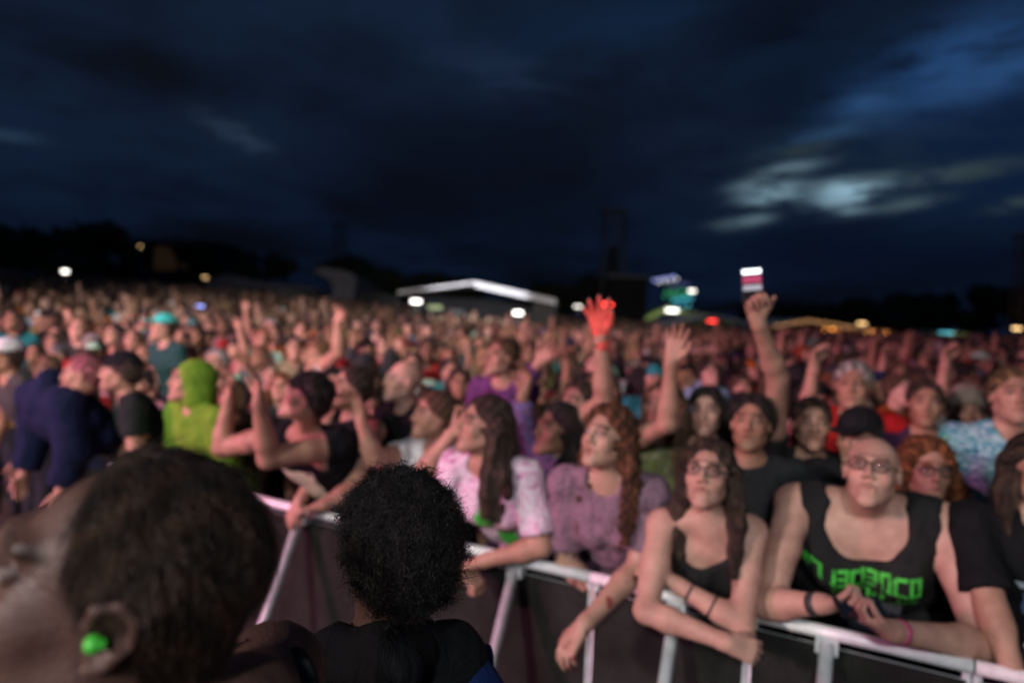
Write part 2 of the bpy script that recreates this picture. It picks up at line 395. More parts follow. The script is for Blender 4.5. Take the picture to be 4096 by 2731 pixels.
class PB:
    """polygon collector for hard-surface things"""
    def __init__(s): s.v, s.f = [], []
    def box(s, lo, hi, M=None, o=(0, 0, 0)):
        k = len(s.v); lo, hi = V(lo), V(hi)
        for z in (0, 1):
            for x, y in ((0, 0), (1, 0), (1, 1), (0, 1)):
                p = V(hi[0] if x else lo[0], hi[1] if y else lo[1], hi[2] if z else lo[2])
                if M is not None: p = M@p
                s.v.append(p+V(o))
        for q in ((0, 3, 2, 1), (4, 5, 6, 7), (0, 1, 5, 4), (1, 2, 6, 5), (2, 3, 7, 6), (3, 0, 4, 7)): s.f.append([k+i for i in q])
        return s
    def tube(s, a, b, r, n=10, r2=None, cap=True):
        a, b = V(a), V(b); d = unit(b-a); u = unit(np.cross(d, (0, 0, 1) if abs(d[2]) < .9 else (1, 0, 0))); w = np.cross(d, u); k = len(s.v)
        for c, rr in ((a, r), (b, r if r2 is None else r2)):
            for i in range(n):
                t = 2*math.pi*i/n; s.v.append(c+rr*(u*math.cos(t)+w*math.sin(t)))
        for i in range(n): j = (i+1) % n; s.f.append([k+i, k+j, k+n+j, k+n+i])
        if cap:
            for q, st in ((a, k), (b, k+n)):
                m = len(s.v); s.v.append(q)
                for i in range(n):
                    j = (i+1) % n; s.f.append([m, st+j, st+i] if st == k else [m, st+i, st+j])
        return s
    def path(s, pts, r, n=8):
        for a, b in zip(pts[:-1], pts[1:]): s.tube(a, b, r, n, cap=True)
        return s
    def ball(s, c, r, nu=10, nv=6):
        k = len(s.v); c = V(c); r = V(r, r, r) if np.isscalar(r) else V(r)
        for j in range(nv+1):
            p = math.pi*j/nv
            for i in range(nu):
                t = 2*math.pi*i/nu; s.v.append(c+r*V(math.sin(p)*math.cos(t), math.sin(p)*math.sin(t), math.cos(p)))
        for j in range(nv):
            for i in range(nu):
                a = k+j*nu+i; b = k+j*nu+(i+1) % nu; s.f.append([a, a+nu, b+nu, b])
        return s
    def poly(s, pts): k = len(s.v); s.v += [V(p) for p in pts]; s.f.append(list(range(k, k+len(pts)))); return s
    def data(s, name, material, smooth=False):
        me = bpy.data.meshes.new(name); me.from_pydata([tuple(map(float, p)) for p in s.v], [], s.f)
        me.polygons.foreach_set('use_smooth', [smooth]*len(me.polygons)); me.materials.append(MATS[material]); me.update(); return me
    def obj(s, name, material, parent=None, smooth=False): return link(name, s.data(name, material, smooth), parent)
# ------------------------------------------------------------------ people
def head_prims(c, H, fem=0.0, s=1.0, mouth=0.0, ears=True, fine=False):
    L = lambda x, y, z: c+s*(H@V(x, y, z))
    E = lambda p, r, k=.02, neg=False: Ell(L(*p), V(*r)*s, H, k*s, neg)
    C = lambda a, b, r1, r2=None, k=.01, neg=False: Cone(L(*a), L(*b), r1*s, (r1 if r2 is None else r2)*s, k*s, neg)
    jw = .052-.006*fem
    q = [E((0, -.018, .032), (.076, .096, .086), .03), E((0, .018, -.030), (.060, .070, .078), .035),
         E((0, .040, -.070), (jw-.012, .040, .036), .03), C((-jw, .0, -.06), (-.012, .078, -.100), .016, .016, .03), C((jw, .0, -.06), (.012, .078, -.100), .016, .016, .03),
         E((0, .076, -.098), (.018, .015, .015), .02),
         E((-.040, .056, -.024), (.022, .022, .024), .025), E((.040, .056, -.024), (.022, .022, .024), .025),
         C((-.038, .076, .036), (-.008, .090, .032), .008, .008, .018), C((.038, .076, .036), (.008, .090, .032), .008, .008, .018)]
    for sx in (-1, 1):
        q += [E((sx*.032, .096, .012), (.019, .017, .013), .014, True), E((sx*.032, .0765, .013), (.0135, .0125, .0115), .004)]
    q += [C((0, .090, .018), (0, .108, -.022), .0075, .0105, .014), E((-.013, .096, -.030), (.0085, .010, .007), .008), E((.013, .096, -.030), (.0085, .010, .007), .008),
          C((-.020, .086, -.058), (0, .0955, -.053), .0058, .0072, .008), C((.020, .086, -.058), (0, .0955, -.053), .0058, .0072, .008),
          C((-.016, .086, -.068), (.016, .086, -.068), .0080, .0080, .010)]
    if mouth > 0: q += [E((0, .094, -.062), (.020, .020, .005+.010*mouth), .004, True)]
    else: q += [C((-.023, .092, -.0605), (.023, .092, -.0605), .0022, .0022, .003, True)]
    if ears:
        for sx in (-1, 1):
            q += [E((sx*.080, -.008, -.002), (.009, .018, .030), .008), E((sx*.086, -.004, -.002), (.008, .009, .015), .006, True)]
            if fine:
                pts = [(sx*.081, .010, .004), (sx*.088, .008, .022), (sx*.092, -.008, .031), (sx*.094, -.024, .020), (sx*.091, -.026, .000), (sx*.086, -.014, -.024), (sx*.082, -.002, -.032)]
                for a, b in zip(pts[:-1], pts[1:]): q.append(C(a, b, .0050, .0050, .004))
    return q
def hand_prims(w, d, n, side=1, curl=.25, spread=.2, s=1.0, thumb=.7):
    """w wrist, d towards the fingers, n where the palm faces; side gives the thumb's side"""
    d = unit(d); n = unit(V(n)-d*(V(n)@d)); t = np.cross(d, n)*side; q = []
    q.append(Cone(w-d*.01, w+d*.03*s, .026*s, .022*s, .02))
    offs = (.030, .010, -.010, -.028); lens = (.072, .082, .076, .058)
    for i, (o, l) in enumerate(zip(offs, lens)):
        kn = w+(d*(.088-.004*abs(i-1))+t*o)*s
        q.append(Cone(w+(d*.022+t*o*.6)*s, kn, .0155*s, .0115*s, .014))
        dd = unit(d+t*spread*o/.03*1.0); p = kn; ang = curl*(1+.08*i)
        for j, fr in enumerate((.45, .31, .26)):
            a = ang*(j+1)*(.9 if j else .8)
            v = dd*math.cos(a)+n*math.sin(a); p2 = p+v*l*fr*s
            r = (.0098-.0011*j-(.001 if i == 3 else 0))*s
            q.append(Cone(p, p2, r, r-.0008*s, .0035)); p = p2
    b0 = w+(d*.022+t*.022)*s; v1 = unit(d*.75+t*thumb+n*.25); b1 = b0+v1*.040*s; v2 = unit(d*.95+t*thumb*.55+n*(.2+curl*.5)); b2 = b1+v2*.032*s; v3 = unit(d+t*thumb*.2+n*(.2+curl)); b3 = b2+v3*.024*s
    q += [Cone(b0, b1, .0155*s, .0125*s, .010), Cone(b1, b2, .0112*s, .0098*s, .004), Cone(b2, b3, .0098*s, .0085*s, .004)]
    return q
def skeleton(hc, look, body, lean=(0, 0), sw=.175, ground=0.0, torso=.50, arms=None, fem=0.0, bulk=1.0, neckdrop=.165, up=(0, 0, 1), nbase=None, recede=0):
    """hc head centre, look head direction, body horizontal body direction"""
    hc = V(hc); bf = unit((body[0], body[1], 0)); bx = unit(np.cross(bf, (0, 0, 1)))
    H = frame(look, up)
    nb0 = hc+H@V(0, -.030, -.085)+V(0, 0, -(neckdrop-.085))-bf*.012
    if nbase is not None: nb0 = V(nbase)
    hip = nb0+V(lean[0], lean[1], 0)-V(0, 0, torso)
    nb = nb0
    hip[2] = max(hip[2], ground+.72)
    axis = unit(nb-hip); B = np.stack([bx, unit(np.cross(axis, bx)), axis], 1)
    S = dict(hc=hc, H=H, nb=nb, hip=hip, B=B, bf=bf, bx=bx, fem=fem, bulk=bulk, sw=sw, recede=recede)
    S['sh'] = {s: nb+B@V(s*sw, -.005, -.045) for s in (-1, 1)}
    lg = ground
    S['knee'] = {s: V(*(hip[:2]+bx[:2]*s*.10+bf[:2]*.03), lg+max(.44, (hip[2]-lg)*.52)) for s in (-1, 1)}
    S['foot'] = {s: V(*(hip[:2]+bx[:2]*s*.11), lg+.07) for s in (-1, 1)}
    S['arm'] = {}
    for s in (-1, 1):
        a = (arms or {}).get(s)
        if a is None:
            e = S['sh'][s]+V(0, 0, -.28)+bx*s*.05-bf*.02; wv = e+V(0, 0, -.22)+bf*.06
            a = dict(e=e, w=wv, d=V(0, 0, -1)+bf*.2, n=-bx*s, curl=.4, spread=.05)
        S['arm'][s] = a
    return S
def torso_prims(S, k=.05):
    B, nb, bk, fem = S['B'], S['nb'], S['bulk'], S['fem']
    at = lambda x, y, z: nb+B@V(x, y, z)
    tl = np.linalg.norm(S['nb']-S['hip'])
    w = S['sw']/.175
    q = [Ell(at(0, .0, -.16), (.150*w*bk, .105*bk, .17), B, k), Ell(at(0, .0, -.32), ((.140-.012*fem)*w*bk, .102*bk, .15), B, k),
         Ell(at(0, -.005, -tl+.0), (.160*w*bk, .115*bk, .13), B, k)]
    for s in (-1, 1):
        q += [Cone(at(s*.03, -.01, .0), at(s*S['sw']*.82, -.005, -.035), .048, .046*bk, .04), Cone(at(s*.09*w, .045, -.13), at(s*.07*w, .05, -.17), .055*bk, .055*bk, .04)]
        if fem > 0: q += [Ell(at(s*.072*w, .085*bk, -.20), (.058*bk, .050*bk, .055*bk), B, .035)]
    return q
def arm_prims(S, s, r=1.0):
    a = S['arm'][s]; sh = S['sh'][s]; bk = r*(1+(S['bulk']-1)*.35)*(1-.10*S['fem'])
    e, w = V(a['e']), V(a['w']); m = sh+(e-sh)*.45; fm = e+(w-e)*.28
    return [Ell(sh, (.060*bk,)*3, None, .035), Cone(sh, m, .058*bk, .055*bk, .03), Cone(m, e, .055*bk, .045*bk, .02), Cone(e, fm, .046*bk, .047*bk, .02), Cone(fm, w, .047*bk, .029*bk, .02)]
def leg_prims(S):
    q = []
    for s in (-1, 1):
        h = S['hip']+S['bx']*s*.085-V(0, 0, .02); bk = S['bulk']
        q += [Cone(h, S['knee'][s], .088*bk, .058*bk, .04), Cone(S['knee'][s], S['foot'][s], .058*bk, .040, .03), Cone(S['foot'][s]-V(0, 0, .03), S['foot'][s]+S['bf']*.15-V(0, 0, .035), .036, .030, .02)]
    return q
def face_tint(v, S, hairc, skin, lip=.6, beard=0.0, sc_=1.0):
    L = (v-S['hc'])@S['H']/sc_; t = np.ones((len(v), 3)); x, y, z = np.abs(L[:, 0]), L[:, 1], L[:, 2]
    inh = (np.linalg.norm(L, axis=1) < .16)
    fr = inh & (y > .05)
    def paint(mask, col, a):
        a = np.clip(a, 0, 1)[:, None]*mask[:, None]; t[:] = t*(1-a)+np.array(col)*a
    sk = np.array(skin[:3]); hc = np.array(hairc[:3])
    rel = np.clip(hc/sk, .05, 1.0)
    paint(fr, (.62, .42, .42), lip*np.clip(1.6-((x/.022)**2+((z+.0605)/.013)**2), 0, 1))
    paint(fr, rel*1.2, .85*np.clip(1.7-(((x-.034)/.019)**2+((z-.036-.05*(.03-x))/.0065)**2), 0, 1))
    paint(fr, (.52, .40, .38), .65*np.clip(1.5-(((x-.032)/.020)**2+((z-.013)/.013)**2), 0, 1))
    ew = np.array([.34, .32, .31])/sk
    paint(fr & (y > .07), ew, np.clip(2.2-2*(((x-.032)/.0125)**2+((z-.011)/.0046)**2), 0, 1))
    paint(fr & (y > .07), np.array([.02, .015, .012])/sk, np.clip(2.2-2*(((x-.032)/.0058)**2+((z-.0125)/.0062)**2), 0, 1))
    paint(fr, (1.12, .82, .80), .5*np.clip(1-(((x-.040)/.022)**2+((z+.024)/.02)**2), 0, 1))
    paint(fr, (1.1, .80, .78), .5*np.clip(1-((x/.014)**2+((z+.026)/.014)**2), 0, 1))
    if beard > 0:
        m = inh & (y > -.01); a = np.clip((-.040-z)/.02, 0, 1)*np.clip(((x/.030)**2+((z+.062)/.016)**2)-1.0, 0, 1)
        paint(m, rel*1.3, beard*a); a2 = np.clip(1.4-((x/.026)**2+((z+.044)/.006)**2), 0, 1); paint(m & (y > .07), rel*1.3, beard*a2)
    return t
def hair_prims(S, style, rnd, s=1.0):
    c, H = S['hc'], S['H']; L = lambda x, y, z: c+s*(H@V(x, y, z)); q = []; HI = H.T
    thick = dict(buzz=.004, short=.014, messy=.022, curly=.022, long=.016, longcurly=.026, bob=.018, bun=.012, pony=.012, fringe=.016).get(style, .014)
    q.append(Ell(L(0, -.020, .036), V(.077+thick, .096+thick, .086+thick*1.0)*s, H, .02))
    q.append(Ell(L(0, -.045, -.020), V(.064+thick*.8, .060+thick, .062)*s, H, .03))
    if style in ('long', 'longcurly', 'bob'):
        ln = .14 if style == 'bob' else .34
        g = V(0, 0, -1)
        for i in range(15 if style != 'bob' else 12):
            a = math.radians(-8+196*(i/(14 if style != 'bob' else 11)))
            x, y = .083*math.cos(a), -.012-.088*math.sin(a)
            r0 = rnd.uniform(.026, .034)
            p = L(x, y, .02); l = ln*rnd.uniform(.8, 1.15)
            out = unit(H@V(x, y*.7, 0)); prev = p; n = 4 if style != 'bob' else 2
            amp = .014 if style == 'long' else .026
            for j in range(n):
                tt = (j+1)/n
                nx_ = p+g*(l*tt+.02)+out*(.016*tt+.012*math.sin(tt*3))+V(rnd.uniform(-1, 1), rnd.uniform(-1, 1), 0)*amp
                # let it fall in front of or behind the shoulders
                if abs(x) > .05 and y > -.05: nx_ = nx_+S['bf']*.05*tt
                if y < -.05: nx_ = nx_-S['bf']*.02*tt
                q.append(Cone(prev, nx_, r0*(1-.09*j), r0*(1-.09*(j+1)), .022)); prev = nx_
    if style == 'bun': q.append(Ell(L(0, -.09, .11), (.042, .042, .038), H, .015))
    if style == 'pony':
        p = L(0, -.12, .05)
        for j in range(4):
            p2 = p+V(0, 0, -.08)+H@V(0, -.03, 0)*(1-j*.3)+V(rnd.uniform(-.01, .01), rnd.uniform(-.01, .01), 0); q.append(Cone(p, p2, .026-.003*j, .023-.003*j, .02)); p = p2
    return q, thick
def hair_mesh(S, style, rnd, h=.007, s=1.0, fringe=False):
    prims, th = hair_prims(S, style, rnd, s); c, H = S['hc'], S['H']; seed = rnd.uniform(0, 9)
    lo = np.min([p.lo for p in prims], 0)-.03; hi = np.max([p.hi for p in prims], 0)+.03
    nb = S['nb']
    def post(F, X, Y, Z):
        lx = ((X-c[0])*H[0, 0]+(Y-c[1])*H[1, 0]+(Z-c[2])*H[2, 0])/s
        ly = ((X-c[0])*H[0, 1]+(Y-c[1])*H[1, 1]+(Z-c[2])*H[2, 1])/s
        lz = ((X-c[0])*H[0, 2]+(Y-c[1])*H[1, 2]+(Z-c[2])*H[2, 2])/s
        amp = dict(curly=.008, longcurly=.010, messy=.008, long=.005, bob=.004).get(style, .003)
        fr = 150 if style in ('curly', 'longcurly') else 70
        n = wob(X, Y, Z*(1 if 'curly' in style else .35), fr, seed)*amp+wob(X, Y, Z*(.9 if 'curly' in style else .2), fr*2.3, seed+2)*amp*.5
        F = F-n
        # face opening: in front of a plane from the hairline to the ear
        hl = .072 if not fringe else .045
        pl = .072*(ly-.006)-.080*(lz-(hl-.080*.9*.9)+.012*np.cos(lx*22)) ; pl = pl/.108
        rc = S.get('recede', 0); fo = np.sqrt((lx/((.062 if style in ('long', 'longcurly', 'bob') else .069)+.2*rc))**2+((ly-.090)/(.086+rc))**2+((lz+.012)/(.100+rc*.6))**2)-1
        F = F+(th*1.05)*np.exp(-np.clip(fo, 0, 9)/.16)*(ly > -.02)
        F = np.maximum(F, -fo*.06+.004*wob(X, Y, Z, 120, seed+4))
        if style in ('short', 'buzz', 'messy', 'curly', 'bun', 'pony', 'fringe'):
            F = np.maximum(F, pl); F = np.maximum(F, -(lz+.085+.25*np.maximum(0, ly+.02)))
        else:
            F = np.maximum(F, np.where(lz > .0, pl, -1))
        return F
    return regions(prims, [(lo, hi, h)], post=post)
def shirt_mesh(S, kind, h=.012, sleeve=.55, neck='crew', off=.014, rnd=None, wr=.006, hem=None):
    q = torso_prims(S, .06); nb, B = S['nb'], S['B']; at = lambda x, y, z: nb+B@V(x, y, z)
    bk = 1+(S['bulk']-1)*.8
    if kind != 'tank':
        for s in (-1, 1):
            sh, a = S['sh'][s], S['arm'][s]; e, w = V(a['e']), V(a['w'])
            q.append(Ell(sh, (.056*bk,)*3, None, .03))
            if sleeve <= 1: q.append(Cone(sh, sh+(e-sh)*sleeve, .054*bk, .058*bk, .025))
            else:
                q += [Cone(sh, e, .056*bk, .052*bk, .03), Cone(e, e+(w-e)*min(.93, sleeve-1), .052*bk, .040*bk, .03)]
    if kind == 'hoodie': q += [Cone(at(-.06, -.03, .03), at(0, -.09, .045), .035, .045, .03), Cone(at(.06, -.03, .03), at(0, -.09, .045), .035, .045, .03), Cone(at(-.06, -.03, .03), at(0, .07, -.03), .03, .02, .03), Cone(at(.06, -.03, .03), at(0, .07, -.03), .03, .02, .03)]
    neg = []
    if neck == 'crew': neg.append(Ell(at(0, .018, .03), (.070, .070, .058), B, .01, True))
    elif neck == 'v': neg += [Ell(at(0, .018, .03), (.075, .070, .06), B, .01, True), Cone(at(0, .08, .02), at(0, .13, -.09), .045, .015, .01, True)]
    elif neck == 'scoop': neg += [Ell(at(0, .06, -.01), (.125*S['sw']/.175, .13, .12), B, .01, True)]
    elif neck == 'wide': neg += [Ell(at(0, .13, .02), (.145, .17, .150), B, .01, True), Ell(at(0, .0, .07), (.145, .14, .085), B, .01, True)]
    elif neck == 'hood': neg.append(Ell(at(0, .02, .06), (.062, .065, .07), B, .01, True))
    if kind == 'tank':
        for s in (-1, 1): neg.append(Ell(at(s*(S['sw']+.02), 0, -.055), (.085, .11, .115), B, .012, True) if neck != 'wide' else Ell(at(s*(S['sw']+.035), 0, -.05), (.075, .12, .11), B, .012, True))
    sd = rnd.uniform(0, 9) if rnd else 1.0
    hz = (S['hip'][2]-.06) if hem is None else hem
    lo = np.min([p.lo for p in q], 0)-.05; hi = np.max([p.hi for p in q], 0)+.05; lo[2] = max(lo[2], hz-.03)
    # sleeve ends are cut open by planes
    cuts = []
    if kind != 'tank':
        for s in (-1, 1):
            sh, a = S['sh'][s], S['arm'][s]; e, w = V(a['e']), V(a['w'])
            if sleeve <= 1: cuts.append((sh+(e-sh)*sleeve, unit(e-sh)))
            else: cuts.append((e+(w-e)*min(.93, sleeve-1), unit(w-e)))
    def post(F, X, Y, Z):
        F = F-wr*wob(X, Y, Z*.6, 38, sd)-wr*.5*wob(X+Z*.5, Y, Z, 75, sd+1)
        for p, d in cuts:
            side = (X-p[0])*d[0]+(Y-p[1])*d[1]+(Z-p[2])*d[2]
            near = np.sqrt((X-p[0])**2+(Y-p[1])**2+(Z-p[2])**2)
            F = np.where(near < .105*bk, np.maximum(F, side-.0), F)
        return np.maximum(F, hz-Z)
    return regions(q+neg, [(lo, hi, h)], inf=off, post=post)
def body_mesh(S, hb=.014, hh=.0055, hd=.0048, mouth=0.0, ears=True, hands=True, legs=True, fine=False, hs=1.0, zcut=None):
    q = torso_prims(S)+head_prims(S['hc'], S['H'], S['fem'], hs, mouth, ears=ears, fine=fine)
    q.append(Cone(S['hc']+hs*(S['H']@V(0, -.022, -.062)), S['nb']+S['B']@V(0, 0, -.03), .052*(1-.1*S['fem'])*(1+(S['bulk']-1)*.5), .058*(1-.08*S['fem']), .03))
    boxes = []
    for s in (-1, 1):
        q += arm_prims(S, s); a = S['arm'][s]
        if hands and not a.get('nohand'):
            hp = hand_prims(V(a['w']), a['d'], a['n'], a.get('side', s), a.get('curl', .3), a.get('spread', .15), a.get('s', 1.08-.07*S['fem']), a.get('thumb', .7)); q += hp
            boxes.append((np.min([p.lo for p in hp], 0)-.012, np.max([p.hi for p in hp], 0)+.012, hd))
    if legs: q += leg_prims(S)
    e = np.abs(S['H'])@V(.105, .125, .145)*hs
    boxes.append((S['hc']-e, S['hc']+e, hh))
    lo = np.min([p.lo for p in q], 0)-.03; hi = np.max([p.hi for p in q], 0)+.03
    if zcut is not None: lo[2] = zcut
    return regions(q, [(lo, hi, hb)]+boxes)
def trouser_mesh(S, h=.022):
    q = leg_prims(S)+[Ell(S['hip'], (.165*S['bulk'], .12*S['bulk'], .13), S['B'], .05)]
    lo = np.min([p.lo for p in q], 0)-.04; hi = np.max([p.hi for p in q], 0)+.04
    zz = S['foot'][1][2]
    return regions(q, [(lo, hi, h)], inf=.013, post=lambda F, X, Y, Z: np.maximum(F, zz-Z))
HAIRC = dict(black=(.014, .012, .012), dark=(.040, .026, .019), brown=(.085, .048, .028), auburn=(.15, .052, .020), blonde=(.30, .20, .10), grey=(.26, .25, .26), pink=(.45, .12, .22), teal=(.05, .45, .42), light_brown=(.14, .085, .045), red=(.30, .06, .02))
SKIN = dict(fair=(.50, .30, .235), light=(.42, .24, .175), tan=(.32, .175, .115), olive=(.26, .145, .092), brown=(.17, .090, .058), dark=(.075, .040, .028))
def hat_mesh(S, kind, s=1.0, h=.008):
    c, H = S['hc'], S['H']; L = lambda x, y, z: c+s*(H@V(x, y, z))
    q = [Ell(L(0, -.018, .045), V(.092, .112, .092)*s, H, .01)]
    if kind == 'hood': q = [Ell(L(0, -.030, .035), V(.098, .118, .108)*s, H, .01), Ell(L(0, -.05, -.06), V(.085, .085, .08)*s, H, .05), Cone(L(0, -.07, -.08), S['nb']-S['bf']*.05, .085, .09, .06)]
    if kind == 'beanie': q.append(Ell(L(0, -.03, .10), V(.070, .080, .065)*s, H, .03))
    if kind == 'bucket': q.append(Ell(L(0, -.01, .045), V(.15, .165, .016)*s, H, .02))
    if kind == 'widebrim': q.append(Ell(L(0, -.01, .055), V(.19, .20, .012)*s, H, .02))
    cap = kind in ('cap', 'backcap')
    if cap:
        sg = 1 if kind == 'cap' else -1
        q.append(Ell(L(0, (.105 if sg > 0 else -.135), .050), V(.072, .085, .009)*s, H, .012))
    lo = np.min([p.lo for p in q], 0)-.02; hi = np.max([p.hi for p in q], 0)+.02
    zc = .030 if kind == 'beanie' else .038
    def post(F, X, Y, Z):
        lx = ((X-c[0])*H[0, 0]+(Y-c[1])*H[1, 0]+(Z-c[2])*H[2, 0])/s; lz = ((X-c[0])*H[0, 2]+(Y-c[1])*H[1, 2]+(Z-c[2])*H[2, 2])/s; ly = ((X-c[0])*H[0, 1]+(Y-c[1])*H[1, 1]+(Z-c[2])*H[2, 1])/s
        if kind == 'hood': return np.maximum(F, -(np.sqrt((lx/.074)**2+((ly-.10)/.11)**2+((lz+.03)/.115)**2)-1)*.06)
        return np.maximum(F, (zc if not kind == 'beanie' else zc)-lz-.1*np.minimum(0, ly) - (0 if kind == 'beanie' else 0))
    return regions(q, [(lo, hi, h)], post=post)
def glasses(S, parent, mat_='frame_dark', s=1.0, sun=False, r=.0022):
    c, H = S['hc'], S['H']; L = lambda x, y, z: c+s*(H@V(x, y, z))-V(parent.location)
    b = PB()
    for sx in (-1, 1):
        pts = [L(sx*.034+.026*math.cos(t), .107-.010*abs(math.cos(t))**2*(1 if math.cos(t)*sx > 0 else 0), .010+.020*math.sin(t)) for t in np.linspace(0, 2*math.pi, 15)]
        b.path(pts, r, 6); b.path([L(sx*.060, .097, .014), L(sx*.078, .05, .012), L(sx*.082, -.01, .012)], r, 6)
    b.path([L(-.010, .107, .014), L(0, .112, .016), L(.010, .107, .014)], r, 6)
    b.obj('glasses', mat_, parent)
    for sx in (-1, 1):
        l = PB(); n = 14; cen = L(sx*.034, .109, .010); pts = [L(sx*.034+.0245*math.cos(t), .106, .010+.0185*math.sin(t)) for t in np.linspace(0, 2*math.pi, n, endpoint=False)]
        back = [p-H@V(0, .002, 0)*s for p in pts]
        k = 0; l.v = [cen]+pts+back; l.f = [[0, 1+i, 1+(i+1) % n] for i in range(n)]+[[1+i, 1+n+i, 1+n+(i+1) % n, 1+(i+1) % n] for i in range(n)]
        l.obj('lens', 'lens_dark' if sun else 'lens_glass', parent, True)
def bracelet(parent, S, side, t, material, w=.012, r=.031, name='wristband', smat=None):
    a = S['arm'][side]; e, wr_ = V(a['e']), V(a['w']); d = unit(wr_-e); c = e+(wr_-e)*t-V(parent.location)
    b = PB(); u = unit(np.cross(d, (0, 0, 1) if abs(d[2]) < .9 else (1, 0, 0))); v = np.cross(d, u); n = 18; k = 0
    for j, (o, rr) in enumerate(((-w/2, r), (w/2, r), (w/2, r-.004), (-w/2, r-.004))):
        for i in range(n):
            q = 2*math.pi*i/n; b.v.append(c+d*o+rr*(u*math.cos(q)+v*math.sin(q)))
    for j in range(4):
        for i in range(n): b.f.append([j*n+i, j*n+(i+1) % n, ((j+1) % 4)*n+(i+1) % n, ((j+1) % 4)*n+i])
    return b.obj(name, material, parent, True)
def hair_tint(v, S):
    L = (v-S['hc'])@S['H']; a = np.arctan2(L[:, 0], L[:, 2]+.05); w_ = np.sin(a*17+4*np.sin(L[:, 1]*28)+L[:, 1]*22); w2 = np.sin(a*41+L[:, 1]*60+L[:, 2]*35)
    ph = np.arctan2(L[:, 0], L[:, 1]+.01); lw = np.clip(-L[:, 2]/.05, 0, 1); w_ = w_*(1-lw)+np.sin(ph*15+2*np.sin(L[:, 2]*9))*lw; w2 = w2*(1-lw)+np.sin(ph*43+L[:, 2]*8)*lw
    k = 1+.75*np.clip(w_, -.5, 1)+.35*w2; return np.stack([k*1.05, k, k*.92], 1)
def strand_obj(v, f, S, style, n, seed, parent, o):
    r = np.random.RandomState(seed); q = v[f]; c = q.mean(1); nm = np.cross(q[:, 2]-q[:, 0], q[:, 3]-q[:, 1]); ar = np.linalg.norm(nm, axis=1)+1e-12; nm /= ar[:, None]
    i = r.choice(len(f), n, p=ar/ar.sum()); c, nm = c[i], nm[i]; L = (c-S['hc'])@S['H']
    curl = style in ('curly', 'longcurly'); lng = style in ('long', 'longcurly', 'bob')
    comb = np.stack([L[:, 0]*3, -.35-0*L[:, 0], -.9+np.clip(L[:, 2], 0, .2)*3], 1)@S['H'].T
    if lng: comb[L[:, 2] < .02] = (0, 0, -1)
    comb += r.normal(size=comb.shape)*(.9 if style == 'curly' else .45 if style in ('messy', 'longcurly') else .10)
    t = comb-nm*(comb*nm).sum(1)[:, None]; t /= np.linalg.norm(t, axis=1)[:, None]+1e-9; sd = np.cross(t, nm)
    ln = (r.uniform(.6, 1.3, n)*(.030 if style == 'curly' else .075 if lng else .042))[:, None]; K = 5; P_ = []
    bend = r.normal(size=(n, 1))*(.012 if curl else .003); w_ = r.uniform(.0005, .0011, n)[:, None]*(1 if style != 'curly' else 1.1)
    lift = (.0035 if style == 'curly' else .005 if style in ('messy', 'longcurly') else .0016)*r.uniform(.1, 1.5, (n, 1))
    for k in range(K):
        a = k/(K-1); p = c-nm*.002+t*ln*a+nm*lift*math.sin(a*2.4)+sd*bend*math.sin(a*(5 if curl else 3)); ww = w_*(1-.8*a); P_ += [p-sd*ww, p+sd*ww]
    vv = np.stack(P_, 1).reshape(-1, 3); base = np.arange(n)[:, None]*2*K; ff = np.concatenate([np.stack([base[:, 0]+2*k, base[:, 0]+2*k+1, base[:, 0]+2*k+3, base[:, 0]+2*k+2], 1) for k in range(K-1)])
    so = link('hair_strands', mesh('hair_strands', vv-o, ff, 'hair', hair_tint(vv, S)*np.repeat(r.uniform(.6, 1.7, n), 2*K)[:, None]), parent, tuple(parent.color)[:3]); so['kind'] = 'stuff'
NTRI = [0]
def person(label, S, skin='light', hair='short', hairc='brown', shirt='tee', shirtc=(.02, .02, .02), sleeve=.55, neck='crew', mouth=0.0, hat=None, hatc=(.01, .01, .01), beard=0.0, smat='cloth', skmat='skin',
           seed=1, group=None, hb=.015, hh=.0060, hd=.0050, sh_h=.013, hair_h=.0075, fringe=False, lip=.6, pants=(.02, .022, .03), hs=1.0, fine=False, off=.014, zcut=None, hem=None, wr=.006, strands=1800):
    rnd = random.Random(seed); root = link('person', None, loc=(S['hip'][0], S['hip'][1], S['foot'][1][2]-.07))
    tagit(root, label, 'person', group); o = V(root.location)
    sk = V(*SKIN[skin]) if isinstance(skin, str) else V(*skin); hc = HAIRC[hairc] if isinstance(hairc, str) else hairc
    v, f = body_mesh(S, hb, hh, hd, mouth, ears=hair not in ('long', 'longcurly', 'bob'), fine=fine, hs=hs, zcut=zcut)
    link('body', mesh('body', v-o, f, skmat, face_tint(v, S, hc, sk, lip, beard, hs)), root, sk)
    if shirt:
        v, f = shirt_mesh(S, shirt, sh_h, sleeve, neck, off, rnd, wr, hem); link({'hoodie': 'hoodie', 'tank': 'tank_top'}.get(shirt, 'shirt'), mesh('shirt', v-o, f, smat), root, shirtc)
    v, f = trouser_mesh(S); link('trousers', mesh('trousers', v-o, f, 'cloth'), root, pants)
    if hair:
        v, f = hair_mesh(S, hair, rnd, hair_h, hs, fringe); ho = link('hair', mesh('hair', v-o, f, 'hair', hair_tint(v, S)), root, hc)
        if strands and hair != 'buzz': strand_obj(v, f, S, hair, strands, seed, ho, o)
    if hat:
        v, f = hat_mesh(S, hat, hs); link({'beanie': 'beanie', 'bucket': 'bucket_hat', 'hood': 'hood'}.get(hat, 'cap' if 'cap' in hat else 'hat'), mesh('hat', v-o, f, 'cloth'), root, hatc)
    return root
